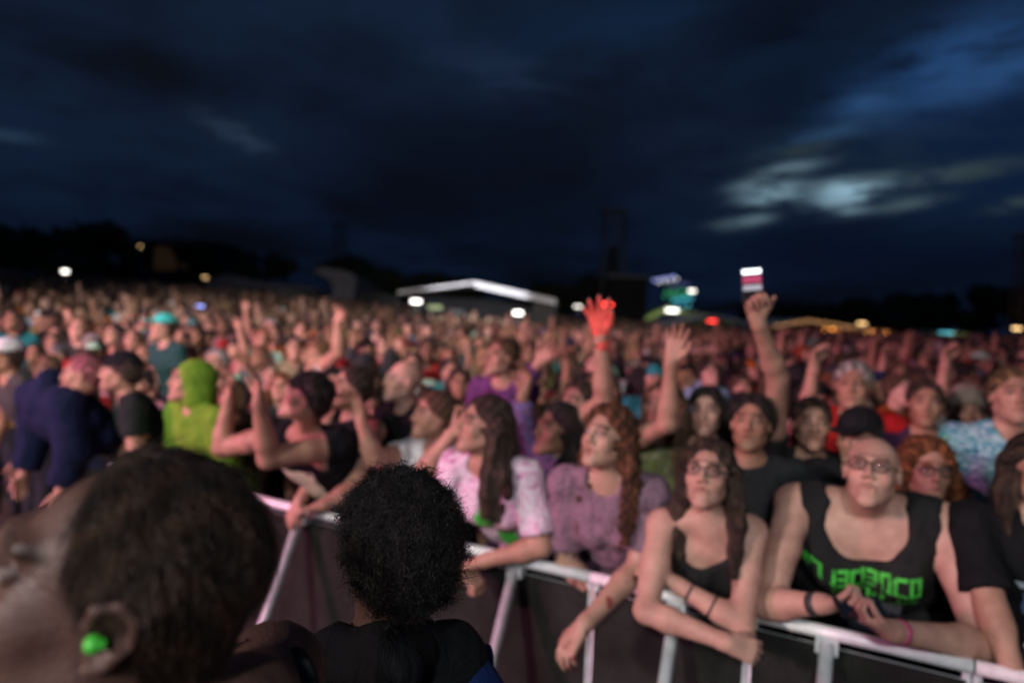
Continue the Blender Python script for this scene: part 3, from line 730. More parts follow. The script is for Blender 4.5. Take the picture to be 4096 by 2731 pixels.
# ------------------------------------------------------------------ ground
def terr(x, y):
    d = math.hypot(x, y); r = x/max(y, .5); t = min(1, max(0, (.12-r)/.75)); t = t*t*(3-2*t)
    return .034*max(0, min(d, 60)-8)*t
gx = np.concatenate([-np.geomspace(900, 4, 34), np.linspace(-3.5, 3.5, 8), np.geomspace(4, 900, 34)]); gy = np.concatenate([[-60, -20, -8], np.linspace(-2, 60, 50), np.geomspace(66, 1500, 16)])
gv = np.array([(x, y, terr(x, y) if y > 0 else 0) for y in gy for x in gx]); nx_ = len(gx)
gf = np.array([(j*nx_+i, j*nx_+i+1, (j+1)*nx_+i+1, (j+1)*nx_+i) for j in range(len(gy)-1) for i in range(nx_-1)])
tagit(link('ground', mesh('ground', gv, gf, 'field_grass')), kind='structure')
AB, UB, NB_ = V(-1.3, 3.6), unit(V(2.8, -1.5)), unit(V(1.5, 2.8))       # barrier line, its direction, its crowd side
def onbar(px):
    d = 2.903/(1+.000785*(px-512)); return V((px-512)/FPX*d, d)
def bline(s): return AB+UB*s
pf = []
for s, t in ((-9, -.12), (9, -.12), (9, -12), (-9, -12)): q = bline(s)+NB_*t; pf.append((q[0], q[1], .012))
k = PB(); k.poly(pf[::-1]); tagit(k.obj('pit_floor', 'pit_floor'), kind='structure')
# ------------------------------------------------------------------ crowd barrier: sections with rail, struts, panel
RAILZ = 1.05
sec = [(-6.2, -5.0, [-5.6]), (-5.0, -3.8, [-4.4]), (-3.8, -2.6, [-3.2]), (-2.6, -1.4, [-2.0]), (-1.4, -.20, [-.8])]
def s_of(px): return float((onbar(px)-AB)@UB)
s1, s2, s3, s4 = s_of(307), s_of(525), s_of(690), s_of(845)
cuts_ = [s1-.72, s1+.52, s2+.34, (s3+s4)/2, s4+.42, s4+1.6]
struts = [[s1], [s2], [s3], [s4], [s4+1.0]]
lab = ['crowd barrier section between the two dark heads in front', 'crowd barrier section in the middle, under the long-haired people leaning on it', 'crowd barrier section under the crossed arms of the woman in the black camisole',
       'crowd barrier section under the bald person holding a phone', 'crowd barrier section at the right edge with only its rail end in view']
def barrier(a, b, st, label):
    pa, pb = bline(a+.004), bline(b-.004); root = link('crowd_barrier', None, loc=(*(pa+pb)/2, 0)); o = V(root.location)
    tagit(root, label, 'barrier', 'crowd barrier sections'); z = V(0, 0, 1)
    A3, B3 = V(*pa, RAILZ)-o, V(*pb, RAILZ)-o; N3 = V(*NB_, 0)
    PB().tube(A3, B3, .0225, 20).obj('rail', 'aluminium', root, True)
    for s in st:
        t = V(*bline(s), 0)-o
        PB().tube(t+z*(RAILZ-.03)-N3*.012, t-N3*.50+z*.02, .0235, 14).obj('strut', 'painted_steel', root, True)
        PB().box((-.05, -.03, 0), (.05, .03, .012), np.stack([V(*UB, 0), N3, z], 1), t-N3*.5+z*.012).obj('foot', 'painted_steel', root)
        PB().box((-.036, -.02, -.03), (.036, .03, .02), np.stack([V(*UB, 0), N3, z], 1), t+z*(RAILZ-.040)).obj('bracket', 'painted_steel', root)
    M3 = np.stack([V(*UB, 0), N3, z], 1); L = (b-a)/2-.015
    PB().box((-L, .020, .04), (L, .024, RAILZ-.06), M3).obj('panel', 'barrier_panel', root)
    fr = PB()
    for zz in (.05, RAILZ-.075): fr.tube(V(*(-UB*L), zz)+N3*.035, V(*(UB*L), zz)+N3*.035, .014, 10)
    for ss in (-L, L): fr.tube(V(*(UB*ss), .05)+N3*.035, V(*(UB*ss), RAILZ-.03)+N3*.035, .014, 10)
    fr.obj('frame', 'painted_steel', root, True)
    PB().box((-L, .03, .014), (L, 1.0, .030), M3).obj('floor_plate', 'pit_floor', root)
for i in range(5): barrier(cuts_[i], cuts_[i+1], struts[i], lab[i])
a = cuts_[0]-.9; barrier(a, a+.9, [a+.4], 'crowd barrier section behind the large head in front')

# ------------------------------------------------------------------ things far behind the crowd
def tree(px, top, base_d, wpx, label, seed, n=900, grp='trees along the far edge of the field'):
    r = np.random.RandomState(seed); hz = 292+.04*px
    b = P(px, hz, base_d); gz = terr(b[0], b[1]); topz = P(px, top, base_d)[2]; H_ = max(4, topz-gz); W = wpx/FPX*base_d
    root = link('tree', None, loc=(b[0], b[1], gz)); tagit(root, label, 'tree', grp)
    t = PB(); t.tube((0, 0, -.3), (0, 0, H_*.55), W*.035+.15, 8, .12)
    for i in range(5):
        a = r.uniform(0, 6.28); z0 = H_*r.uniform(.2, .5); t.tube((0, 0, z0), (math.cos(a)*W*.3, math.sin(a)*W*.2, z0+H_*.25), .14, 6, .05)
    t.obj('trunk', 'bark', root, True)
    # crown: leaf clumps gathered round a few limbs
    K = 11; cc = np.stack([r.uniform(-.42, .42, K)*W, r.uniform(-.3, .3, K)*W, H_*r.uniform(.32, .86, K)], 1); cc[0] = (0, 0, H_*.84)
    cr = W*r.uniform(.10, .24, K); cr = np.minimum(cr, (H_-cc[:, 2])*1.0+H_*.03)
    wts = cr**2/np.sum(cr**2); ch = r.choice(K, n, p=wts); u = r.normal(size=(n, 3)); u /= np.linalg.norm(u, axis=1)[:, None]
    p = cc[ch]+u*(cr[ch]*r.uniform(.55, 1.12, n)**.6)[:, None]*np.array([1.25, 1, .95]); p[:, 2] = np.clip(p[:, 2], .4, H_*1.02)
    s = W*.030*r.uniform(.5, 1.4, n)[:, None]; a1 = r.normal(size=(n, 3)); a1 /= np.linalg.norm(a1, axis=1)[:, None]; a2 = np.cross(a1, r.normal(size=(n, 3))); a2 /= np.linalg.norm(a2, axis=1)[:, None]
    v = np.stack([p-a1*s, p+a2*s*.7, p+a1*s, p-a2*s*.7], 1).reshape(-1, 3); f = np.arange(4*n).reshape(n, 4)
    inner = PB()
    me = mesh('crown', v, f, 'leaves', smooth=False); link('crown', me, root)
    q = [Ell(c_, (max(.5, q_*.86), max(.5, q_*.7), max(.5, q_*.78)), None, 1.0) for c_, q_ in zip(cc, cr)]
    h = max(.45, W/22); lo = np.min([x.lo for x in q], 0)-2*h; hi = np.max([x.hi for x in q], 0)+2*h
    vv, ff = regions(q, [(lo, hi, h)], post=lambda F, X, Y, Z: F+wob(X, Y, Z, 2.2/max(1, W/8), seed)*W*.02); link('inner_leaves', mesh('inner_leaves', vv, ff, 'leaves'), root)
TR = [(-30, 214, 95, 120, 'tall dark tree at the left edge, tallest of the left row'), (28, 226, 96, 90, 'dark tree at the left, second from the left edge'), (84, 222, 94, 92, 'round-topped dark tree standing left of the apartment block'),
      (122, 236, 100, 60, 'lower dark tree just left of the apartment block'), (200, 240, 105, 52, 'dark tree just right of the apartment block'), (250, 248, 88, 54, 'dark tree above the left grey tent'),
      (285, 256, 88, 40, 'small dark tree above the gap between the grey tents'), (352, 254, 100, 66, 'dark tree right of the tall grey tent'), (388, 268, 104, 60, 'low dark tree left of the lit canopy'),
      (425, 272, 108, 50, 'low dark tree behind the left slope of the lit canopy'), (458, 275, 112, 46, 'low dark tree behind the ridge of the lit canopy'), (560, 282, 110, 60, 'low dark tree right of the lit canopy'), (588, 273, 108, 48, 'dark tree left of the delay tower'),
      (812, 303, 120, 70, 'low dark tree right of the raised phone'), (862, 297, 118, 60, 'low dark tree above the lit marquee'), (905, 292, 118, 64, 'dark tree behind the right end of the lit marquee'),
      (948, 288, 118, 62, 'dark tree right of the lit marquee'), (985, 283, 118, 60, 'dark tree left of the mast at the right edge'), (1030, 282, 118, 60, 'dark tree at the right edge behind the mast'), (770, 306, 122, 60, 'low dark tree behind the raised phone')]
for i, (px, tp, d, wp, lb) in enumerate(TR): tree(px, tp, d, wp, lb, 40+i)
def lamp(px, py, d, r, m, label, cat='lamp', pole=True, group=None, name='flood_lamp', bar=None):
    p = P(px, py, d); gz = terr(p[0], p[1]); root = link(name, None, loc=(p[0], p[1], gz)); tagit(root, label, cat, group); z = p[2]-gz
    if bar: PB().box((-bar/2, -.04, z-r), (bar/2, .04, z+r)).obj('light', m, root)
    else: PB().ball((0, 0, z), r, 12, 8).obj('light', m, root, True)
    PB().box((-(bar or 2*r)/2-.03, .05, z-r*1.3), ((bar or 2*r)/2+.03, .14, z+r*1.3)).obj('housing', 'scrim_black', root)
    if pole: PB().tube((0, .12, 0), (0, .12, z), .05, 8).obj('pole', 'truss_metal', root, True)
# apartment block
def building():
    p = P(172, 296, 150); gz = terr(p[0], p[1]); x0, x1 = P(136, 296, 150)[0]-p[0], P(214, 296, 150)[0]-p[0]; H_ = P(172, 243, 150)[2]-gz
    root = link('apartment_block', None, loc=(p[0], p[1], gz)); tagit(root, 'dark apartment block with faint warm window rows beyond the left trees', 'building')
    PB().box((x0, 0, 0), (x1, 14, H_)).obj('wall', 'building_wall', root); PB().box((x0-.4, -.4, H_), (x1+.4, 14.4, H_+.6)).obj('roof', 'building_wall', root)
    me = PB().box((-1.05, -.06, 0), (1.05, .06, .62)).data('window', 'window_dim'); sl = PB().box((-1.2, -.16, -.14), (1.2, .02, -.02)).data('sill', 'building_wall')
    for r_ in range(6):
        for c_ in range(6):
            if c_ in (3, 4, 5) and R.random() < .75: continue
            x = P(158+c_*6.4, 296, 150)[0]-p[0]; z = P(160, 248+r_*4.0, 150)[2]-gz
            w_ = link('window', me, root, loc=(x, 0, z-.3)); link('sill', sl, w_)
building()
def marquee(px0, pxm, px1, py0, pym, py1, d, depth, mroof, label, legs=True, group=None, eave=.35, wallm=None, bright=None, name='marquee'):
    a, m_, b = P(px0, py0, d), P(pxm, pym, d), P(px1, py1, d); gz = terr(m_[0], m_[1]); root = link(name, None, loc=(m_[0], m_[1], gz)); o = V(root.location); tagit(root, label, 'tent', group)
    a, m_, b = a-o, m_-o, b-o; D = V(0, depth, 0); k = PB(); T = V(0, 0, .05)
    for (p, q) in ((a, m_), (m_, b)):
        n = 6
        for i in range(n):
            s0, s1_ = p+(q-p)*i/n, p+(q-p)*(i+1)/n; sag = V(0, 0, -.0)
            k.v += [s0, s1_, s1_+D, s0+D, s0-T, s1_-T, s1_+D-T, s0+D-T]; c = len(k.v)-8
            k.f += [[c, c+1, c+2, c+3], [c+4, c+7, c+6, c+5], [c, c+4, c+5, c+1], [c+3, c+2, c+6, c+7]]
    k.obj('roof', mroof, root)
    v_ = PB(); E_ = V(0, 0, -eave)
    for (p, q), E_ in (((a, m_), E_*(.5 if bright else 1)), ((m_, b), E_*(1.2 if bright else 1))): v_.v += [p, q, q+E_, p+E_, p-V(0, .04, 0), q-V(0, .04, 0), q+E_-V(0, .04, 0), p+E_-V(0, .04, 0)]; c = len(v_.v)-8; v_.f += [[c+4, c+7, c+6, c+5], [c, c+1, c+2, c+3], [c+3, c+2, c+6, c+7], [c, c+4, c+5, c+1]]
    v_.obj('valance', bright or mroof, root)
    if legs:
        for p in (a, b):
            for y in (0, depth): PB().tube(V(p[0], y, 0), V(p[0], y, p[2]), .05, 8).obj('leg', 'truss_metal', root, True)
    if wallm: PB().box((min(a[0], b[0]), depth, 0), (max(a[0], b[0]), depth+.06, min(a[2], b[2]))).obj('side_wall', wallm, root)
    return root
marquee(398, 475, 556, 291, 281, 299, 23, 5, 'tent_fabric', 'open white marquee with a lit front edge, in the middle behind the crowd', eave=.15, wallm='scrim_black', bright='tent_fabric')
l = bpy.data.lights.new('marquee_fill', 'SPOT'); lo_ = bpy.data.objects.new('marquee_fill', l); COL.objects.link(lo_); l.energy = 5500; l.color = (.95, .95, 1); l.spot_size = math.radians(24); l.spot_blend = .4; l.shadow_soft_size = .15; lo_.location = P(478, 255, 14); lo_.rotation_euler = (Vector(P(478, 285, 23))-Vector(P(478, 255, 14))).to_track_quat('-Z', 'Y').to_euler()  # added unseen fill spot that brightens the marquee front
# its legs carry dark drapes at the right
k = PB(); p = P(551, 299, 23.2); gz = terr(p[0], p[1]); k.box((-.42, 0, 0), (.42, .5, p[2]-gz-.05)); o = k.obj('drape', 'tent_dark'); o.location = (p[0]-.15, p[1]+.25, gz); tagit(o, 'dark drape hanging at the right end of the lit marquee', 'drape')
# grey dim tents on the left
def fabric_tent(pts, d, depth, m, label, name='tent'):
    pp = [P(x, y, d) for x, y in pts]; c0 = pp[0]; gz = terr(c0[0], c0[1])-1; root = link(name, None, loc=(c0[0], c0[1], gz)); o = V(root.location); tagit(root, label, 'tent')
    n = len(pp); k = PB(); fr = [q-o for q in pp]; bk = [q-o+V(0, depth, -.4) for q in pp]; k.v = fr+bk; k.f = [list(range(n))[::-1], [n+i for i in range(n)]]+[[i, (i+1) % n, n+(i+1) % n, n+i] for i in range(n)]; k.obj('canvas', m, root)
    for q in (fr[0], fr[-1]): PB().tube(V(q[0], .3, 0), V(q[0], .3, q[2]), .08, 8).obj('pole', 'truss_metal', root, True)
fabric_tent([(316, 312), (345, 312), (352, 304), (356, 277), (348, 271), (322, 267), (312, 270), (330, 280), (334, 292)], 52, 7, 'tent_grey', 'tall grey sail-shaped tent left of the lit marquee')
fabric_tent([(262, 312), (314, 312), (330, 306), (318, 296), (284, 290), (266, 292)], 50, 6, 'tent_grey', 'low grey tent in front of the tall sail-shaped tent')
fabric_tent([(206, 291), (262, 288), (318, 291), (318, 288), (262, 282), (228, 273), (206, 278)], 60, 6, 'tent_grey', 'grey tent roof stretching left of the sail-shaped tent')
fabric_tent([(358, 310), (400, 310), (398, 297), (380, 292), (360, 292)], 55, 6, 'tent_dark', 'dark grey tent between the sail-shaped tent and the lit marquee')
fabric_tent([(-60, 296), (150, 296), (128, 284), (70, 276), (0, 269), (-60, 267)], 70, 8, 'tent_blue', 'long blue-grey tent roof at the left edge behind the crowd')
# truss towers
def tower(px, w_px, top, d, label, boxes=()):
    p = P(px, 300, d); gz = terr(p[0], p[1]); root = link('truss_tower', None, loc=(p[0], p[1], gz)); tagit(root, label, 'tower', 'truss towers in the field'); W = w_px/FPX*d/2; H_ = P(px, top, d)[2]-gz
    for sx in (-1, 1):
        for sy in (-1, 1): PB().tube((sx*W, sy*W, 0), (sx*W, sy*W, H_), .06, 6).obj('upright', 'truss_metal', root, True)
    br = PB(); n = int(H_/1.1)
    for i in range(n):
        z0, z1 = H_*i/n, H_*(i+1)/n
        for (ax, ay, bx, by) in ((-1, -1, 1, -1), (1, -1, 1, 1), (1, 1, -1, 1), (-1, 1, -1, -1)): br.tube((ax*W, ay*W, z0), (bx*W, by*W, z1), .03, 5); br.tube((ax*W, ay*W, z1), (bx*W, by*W, z1), .03, 5)
    br.obj('braces', 'truss_metal', root)
    for x0, x1, z0, z1 in boxes: PB().box((x0, -W, z0), (x1, W, z1)).obj('speaker_stack', 'scrim_black', root)
    PB().box((-W-.2, -W-.2, H_), (W+.2, W+.2, H_+.15)).obj('top_frame', 'truss_metal', root)
tower(611, 20, 213, 62, 'tall dark truss tower right of the red raised hand', [(-.6, .6, 1, 3.6), (-.3, .3, 6.0, 8.4)])
tower(338, 10, 224, 110, 'thin distant truss mast above the sail-shaped tent')
tower(1021, 12, 236, 46, 'dark truss mast at the right edge')
# control tower box next to the mast
p = P(630, 300, 58); root = link('control_tower', None, loc=(p[0], p[1], 0)); tagit(root, 'dark two-storey mixing tower with a pale roof edge right of the truss tower', 'tower')
H_ = P(630, 276, 58)[2]; PB().box((-1.8, 0, 0), (1.4, 3, H_*.55)).obj('lower_deck', 'scrim_black', root); PB().box((-1.8, 0, H_*.55), (1.4, 3, H_-.1)).obj('upper_deck', 'scrim_black', root)
PB().box((-2.0, -.2, H_-.1), (1.6, 3.2, H_+.08)).obj('roof', 'tent_grey', root)
# fairground ride with coloured lamps
p = P(672, 300, 78); root = link('fairground_ride', None, loc=(p[0], p[1], 0)); tagit(root, 'fairground tower ride with rows of blue, cyan and green lamps', 'ride')
o = V(root.location)
PB().box((-.5, .3, 0), (.5, 1.3, P(672, 282, 78)[2])).obj('mast', 'truss_metal', root)
for py, x0, x1, m_, n_, rr, dy in ((279, 652, 676, 'bulb_blue', 6, .10, -3), (281, 656, 680, 'bulb_white', 4, .07, -3), (285, 668, 690, 'bulb_blue', 4, .05, -2), (291, 664, 690, 'bulb_green', 7, .05, -1), (295, 662, 692, 'bulb_green', 6, .05, -1), (299, 672, 694, 'bulb_cyan', 6, .10, -2), (306, 668, 692, 'bulb_cyan', 4, .09, -1.5)):
    a, b_ = P(x0, py+1, 77.6)-o, P(x1, py+dy, 77.6)-o
    arm_ = PB().tube(a+V(0, .2, 0), b_+V(0, .2, 0), .07, 6).obj('arm', 'truss_metal', root, True)
    for i in range(n_):
        q = a+(b_-a)*(i+.5)/n_; PB().ball(q, rr, 8, 5).obj('light_bulb', m_, arm_, True)
marquee(640, 668, 735, 318, 306, 320, 66, 6, 'tent_green', 'yellow-green lit tent under the fairground ride', wallm='tent_green', eave=.5)
marquee(690, 745, 780, 316, 301, 318, 80, 6, 'tent_dark', 'dark grey tent behind the raised phone')
marquee(663, 706, 748, 324, 314, 321, 34, 4, 'tent_fabric', 'low white canopy between the raised open hand and the raised phone', eave=.08)
# long lit marquee with festoon bulbs
r_ = marquee(742, 808, 908, 330, 319, 334, 60, 10, 'tent_fabric', 'long low marquee glowing warm over strings of amber bulbs', eave=.2, wallm='scrim_black', name='festoon_marquee')
for row in range(6):
    y0 = -1.2-row*1.3
    a, b_ = P(742, 329, 60), P(910, 334.5, 60)
    st = link('festoon_string', None, loc=(a[0], a[1]+y0, 0)); tagit(st, 'string of amber bulbs in front of the long marquee, '+['nearest the roof', 'second from the roof', 'third from the roof', 'fourth from the roof', 'fifth from the roof', 'farthest from the roof'][row], 'string lights', 'festoon strings at the long marquee')
    o = V(st.location); n_ = 22; pts = []
    for i in range(n_+1):
        t = i/n_; q = a+(b_-a)*t; q = q+V(0, y0, -.05*row+.35*math.sin(t*math.pi)-.14*math.sin(t*math.pi*6)**2); pts.append(q-o)
    PB().path(pts, .012, 4).obj('cable', 'scrim_black', st)
    me = PB().ball((0, 0, 0), .060, 6, 4).data('light_bulb', 'bulb_amber', True)
    for i, q in enumerate(pts): link('light_bulb', me, st, loc=q-V(0, 0, .05))
    for q in (pts[0], pts[-1]): PB().tube(V(q[0], 0, 0), V(q[0], 0, q[2]+.1), .03, 6).obj('pole', 'truss_metal', st, True)
l = bpy.data.lights.new('festoon_glow', 'AREA'); lo_ = bpy.data.objects.new('festoon_glow', l); COL.objects.link(lo_); l.shape = 'RECTANGLE'; l.size = 12; l.size_y = 2; l.energy = 120; l.color = (1, .55, .22)
p = P(815, 332, 58); lo_.location = p-V(0, 0, .2); lo_.rotation_euler = (math.radians(155), 0, 0)
l = bpy.data.lights.new('stall_glow', 'POINT'); lo_ = bpy.data.objects.new('stall_glow', l); COL.objects.link(lo_); l.energy = 160; l.color = (.85, 1, .5); l.shadow_soft_size = .3; lo_.location = P(672, 312, 63)
marquee(932, 955, 978, 334.5, 331, 335.5, 70, 5, 'tent_green', 'small pale-lit stall with a blue sign strip at the right', wallm='tent_green', eave=.3)
l = bpy.data.lights.new('stall_glow_right', 'POINT'); lo_ = bpy.data.objects.new('stall_glow_right', l); COL.objects.link(lo_); l.energy = 90; l.color = (1, .95, .6); l.shadow_soft_size = .3; lo_.location = P(955, 337, 68)
for a in [(65, 271, 40, .065, 'bulb_white', 'white flood lamp on a pole at the left, higher of the left pair', None, .35), (75, 292, 24, .05, 'bulb_white', 'bright white lamp low over the heads at the left', None, .32), (140, 246, 80, .03, 'bulb_warm', 'faint warm lamp left of the apartment block', None, .3),
          (205, 277, 60, .03, 'bulb_warm', 'small warm lamp right of the apartment block', None, .4), (416, 301, 21.8, .045, 'bulb_white', 'white lamp under the left slope of the lit marquee', None, .30), (518, 312.5, 24, .05, 'bulb_white', 'white lamp bar under the right slope of the lit marquee', None, .30),
          (692, 290.5, 60, .07, 'bulb_white', 'bright white lamp beside the fairground ride', None, .55), (672, 310, 58, .10, 'bulb_white', 'white strip lamp low under the fairground ride', None, 1.0), (606, 304, 30, .05, 'bulb_red', 'red light bar right of the red raised hand', None, .55),
          (712, 320.5, 40, .035, 'bulb_red', 'orange-red lamp right of the low white canopy', None, .5), (862, 323, 50, .05, 'bulb_warm', 'warm white lamp over the long marquee', None, .6), (1017, 328, 40, .05, 'bulb_warm', 'warm lamp bar at the right edge', None, .5),
          (946, 332.3, 55, .035, 'bulb_cyan', 'cyan sign strip on the small stall at the right', None, 1.1), (578, 306, 48, .03, 'bulb_white', 'faint lamp left of the red raised hand', None, .5), (200, 306, 14, .02, 'bulb_blue', 'tiny violet phone light held over the left crowd', None, .12), (536, 302, 55, .02, 'bulb_blue', 'tiny blue lamp right of the lit marquee', None, .5)]:
    lamp(a[0], a[1], a[2], a[3], a[4], a[5], bar=a[7])
# dark signs in the open marquee
for x0, y0, x1, y1, m_, lb in ((428, 305, 442, 309, 'tent_green', 'dim yellow-green banner inside the lit marquee'), (449, 309, 463, 314, 'tent_dark', 'grey grid panel inside the lit marquee')):
    a, b_ = P(x0, y0, 24.5), P(x1, y1, 24.5); k = PB().box((0, 0, 0), (b_[0]-a[0], .05, a[2]-b_[2])); o = k.obj('banner', m_); o.location = (a[0], a[1], b_[2]); tagit(o, lb, 'banner')
# ------------------------------------------------------------------ the people at the front
def A_(e, w, d, n, curl=.3, spread=.1, **k): return dict(e=V(e), w=V(w), d=V(d), n=V(n), curl=curl, spread=spread, **k)
def dirp(p0, p1): return unit(P(*p1)-P(*p0))
CAMV = V(0, -1, 0)
nb2 = lambda t: (NB_[0]*t, NB_[1]*t)
HEROES = []
def hero(px, py, d, look, body, label, lean=.12, arms=None, sk=None, **kw):
    tn = float((P(px, py, d)[:2]-AB)@NB_); lean = max(lean, .27*(sk or {}).get('bulk', 1)-tn)
    S = skeleton(P(px, py, d), look, body, lean=nb2(lean), arms=arms, **(sk or {})); HEROES.append((S['nb'][0], S['nb'][1])); HEROES.append((S['hip'][0], S['hip'][1]))
    return person(label, S, **kw), S
def prints(root, S, items, mat_, lift=.135, name='print', rows=None):
    """flat ink shapes laid on the chest: rectangles (x0,x1,z0,z1) in torso coordinates, bent round the chest"""
    k = PB(); o = V(root.location); bk = S['bulk']
    shirt = [c for c in root.children if c.name.split('.')[0] in ('shirt', 'tank_top', 'hoodie')][0].data
    n = len(shirt.vertices); co = np.zeros(n*3, np.float32); shirt.vertices.foreach_get('co', co); co = co.reshape(-1, 3)+o; L = (co-S['nb'])@S['B']; L = L[L[:, 1] > .0]
    def surf(x, z):
        d2 = (L[:, 0]-x)**2+(L[:, 2]-z)**2; i = np.argsort(d2)[:6]; return L[i, 1].mean()
    for (x0, x1, z0, z1) in items:
        nx_ = max(2, int((x1-x0)/.02)+1); nz_ = max(2, int(abs(z1-z0)/.02)+1); b0 = len(k.v)
        for j in range(nz_):
            for i in range(nx_):
                x = x0+(x1-x0)*i/(nx_-1); z = z0+(z1-z0)*j/(nz_-1); k.v.append(S['nb']+S['B']@V(x, surf(x, z)+.007, z)-o)
        for j in range(nz_-1):
            for i in range(nx_-1): a = b0+j*nx_+i; k.f.append([a, a+1, a+nx_+1, a+nx_])
    return k.obj(name, mat_, root, True)
LK = lambda a, z=.22: (math.sin(math.radians(-a)), -math.cos(math.radians(-a)), z)     # look a degrees to the picture's left of the camera

# long-haired person in the tie-dye tee
arms = {-1: A_(P(541, 546, 2.80), P(484, 560, 2.84), dirp((541, 546, 2.8), (455, 569, 2.86)), (0, 0, -1), .5), 1: A_(P(432, 545, 2.95), P(462, 571, 2.90), dirp((432, 545, 2.95), (470, 577, 2.90)), (0, .3, -1), 1.1)}
r, S = hero(483, 425, 2.86, LK(68, .14), (-.35, -.9), 'person with long dark hair in a white and pink tie-dye tee, forearms on the rail', arms=arms, sk=dict(fem=.5, sw=.170), skin='light', hair='long', hairc='dark', shirt='tee', smat='tie_dye_pink', sleeve=.82, neck='crew', seed=3, sh_h=.012, hb=.013)
prints(r, S, [(-.02, .05, -.23, -.15), (.0, .03, -.15, -.13)], 'green_ink', name='green_print'); prints(r, S, [(-.09, -.02, -.36, -.26), (-.06, -.03, -.42, -.36)], 'green_ink', name='green_print')
# reddish long hair, tattooed arm
arms = {-1: A_(P(638, 566, 2.60), P(584, 624, 2.42), dirp((600, 600, 2.45), (560, 656, 2.36)), (.3, .2, -1), .45), 1: A_(P(566, 560, 2.85), P(606, 606, 2.80), (1, -.2, -.1), (0, 0, -1), .4)}
r, S = hero(606, 438, 2.66, LK(44, .26), (-.3, -.9), 'person with long reddish-brown hair and a tattooed forearm hanging over the rail', arms=arms, sk=dict(fem=.3, sw=.168), skin='light', hair='longcurly', hairc=(.095, .040, .020), smat='washed_mauve', sleeve=.80, neck='crew', mouth=.5, seed=5, skmat='skin_tattooed', sh_h=.012, hb=.013, beard=.0)
bracelet(r, S, -1, .93, 'band_dark')
# woman with glasses, black camisole, arms crossed over the rail
arms = {1: A_(P(646, 610, 2.34), P(728, 642, 2.20), dirp((700, 635, 2.2), (770, 660, 2.2)), (.2, .9, -.5), .75, thumb=.5), -1: A_(P(742, 624, 2.30), P(677, 584, 2.40), dirp((690, 590, 2.4), (640, 552, 2.5)), (0, -.3, -1), .5)}
r, S = hero(708, 475, 2.44, LK(28, .30), (-.12, -1), 'woman with glasses, long dark hair and a black camisole, bare arms crossed over the rail', lean=.20, arms=arms, sk=dict(fem=1.0, sw=.158), skin='fair', hair='long', hairc='dark', shirt='tank', neck='scoop', seed=8, sh_h=.010, hb=.012, hh=.005, hair_h=.007)
glasses(S, r); bracelet(r, S, -1, .80, 'band_dark', .010); bracelet(r, S, -1, .45, 'band_dark', .008, .042)
# bald person with glasses, big black tank top with green lettering
arms = {1: A_(P(768, 604, 2.40), P(822, 603, 2.23), dirp((815, 603, 2.25), (856, 607, 2.17)), (.3, .2, .9), .95, .03, thumb=.4), -1: A_(P(984, 644, 2.24), P(892, 630, 2.10), dirp((900, 634, 2.12), (845, 612, 2.14)), (-.2, .3, .9), .95, .03, thumb=.4)}
r, S = hero(872, 472, 2.40, LK(34, .34), (-.38, -.92), 'bald person with glasses in a wide-necked black top with green print, holding a phone', lean=.12, arms=arms, sk=dict(fem=.6, sw=.245, bulk=1.52, nbase=P(866, 503, 2.52)), skin='fair', hair=None, hairc=(.25, .15, .11), shirt='tank', neck='wide', seed=9, sh_h=.011, hb=.013, hh=.005, hs=1.07)
glasses(S, r, s=1.07); bracelet(r, S, -1, .92, 'band_pink', .022, .037); bracelet(r, S, 1, .88, 'band_dark', .03, .038, 'wristwatch')
its = []
rn = random.Random(4)
for (z0, z1, xa, xb) in ((-.140, -.208, -.17, .20), (-.226, -.286, -.16, .19)):
    x = xa
    while x < xb:
        w_ = rn.uniform(.034, .048); typ = rn.randrange(5); bar = .011; x1_ = min(xb, x+w_)
        its += [(x, x1_, z0-bar, z0)] if typ != 1 else []
        its += [(x, x1_, z1, z1+bar)] if typ != 2 else []
        its += [(x, x+.012, z1, z0)] if typ != 3 else []
        if typ in (0, 2, 3): its += [(x1_-.012, x1_, z1, z0)]
        if typ == 4: its += [(x, x1_, (z0+z1)/2-.005, (z0+z1)/2+.006)]
        x += w_+.006
prints(r, S, its, 'green_ink', name='green_lettering')
prints(r, S, [(-.12, .06, -.38, -.305)], 'grey_ink', name='grey_print')
# phone held by the bald person
c = (V(arms[1]['w'])+V(arms[-1]['w']))/2+V(0, -.02, .04); ph = link('phone', None, loc=c); tagit(ph, 'dark phone held low in both hands by the bald person', 'phone')
Mx = np.stack([unit(V(.9, .1, .0)), unit(V(-.1, .8, .55)), unit(np.cross(unit(V(.9, .1, 0)), unit(V(-.1, .8, .55))))], 1)
PB().box((-.075, -.036, -.004), (.075, .036, .004), Mx).obj('case', 'phone_black', ph); PB().box((-.070, -.033, .0042), (.070, .033, .0052), Mx).obj('screen', 'lens_glass', ph)
# auburn-haired woman behind
r, S = hero(927, 470, 2.78, LK(12, .10), (-.1, -1), 'woman with auburn hair, glasses and a teal strap top behind the bald person', arms={-1: A_(P(990, 600, 2.6), P(985, 668, 2.5), (0, -.1, -1), (1, 0, 0))}, sk=dict(fem=1, sw=.175), skin='light', hair='longcurly', hairc='auburn', shirtc=(.01, .13, .15), shirt='tank', neck='scoop', seed=10, fringe=True)
glasses(S, r)
# dark-haired man in black
r, S = hero(751, 424, 2.98, LK(26, .20), (-.25, -.95), 'young man with tousled black hair in a charcoal tee behind the woman in glasses', sk=dict(sw=.20), skin='tan', hair='messy', hairc='black', shirtc=(.020, .022, .024), sleeve=.6, seed=12, lean=.05)
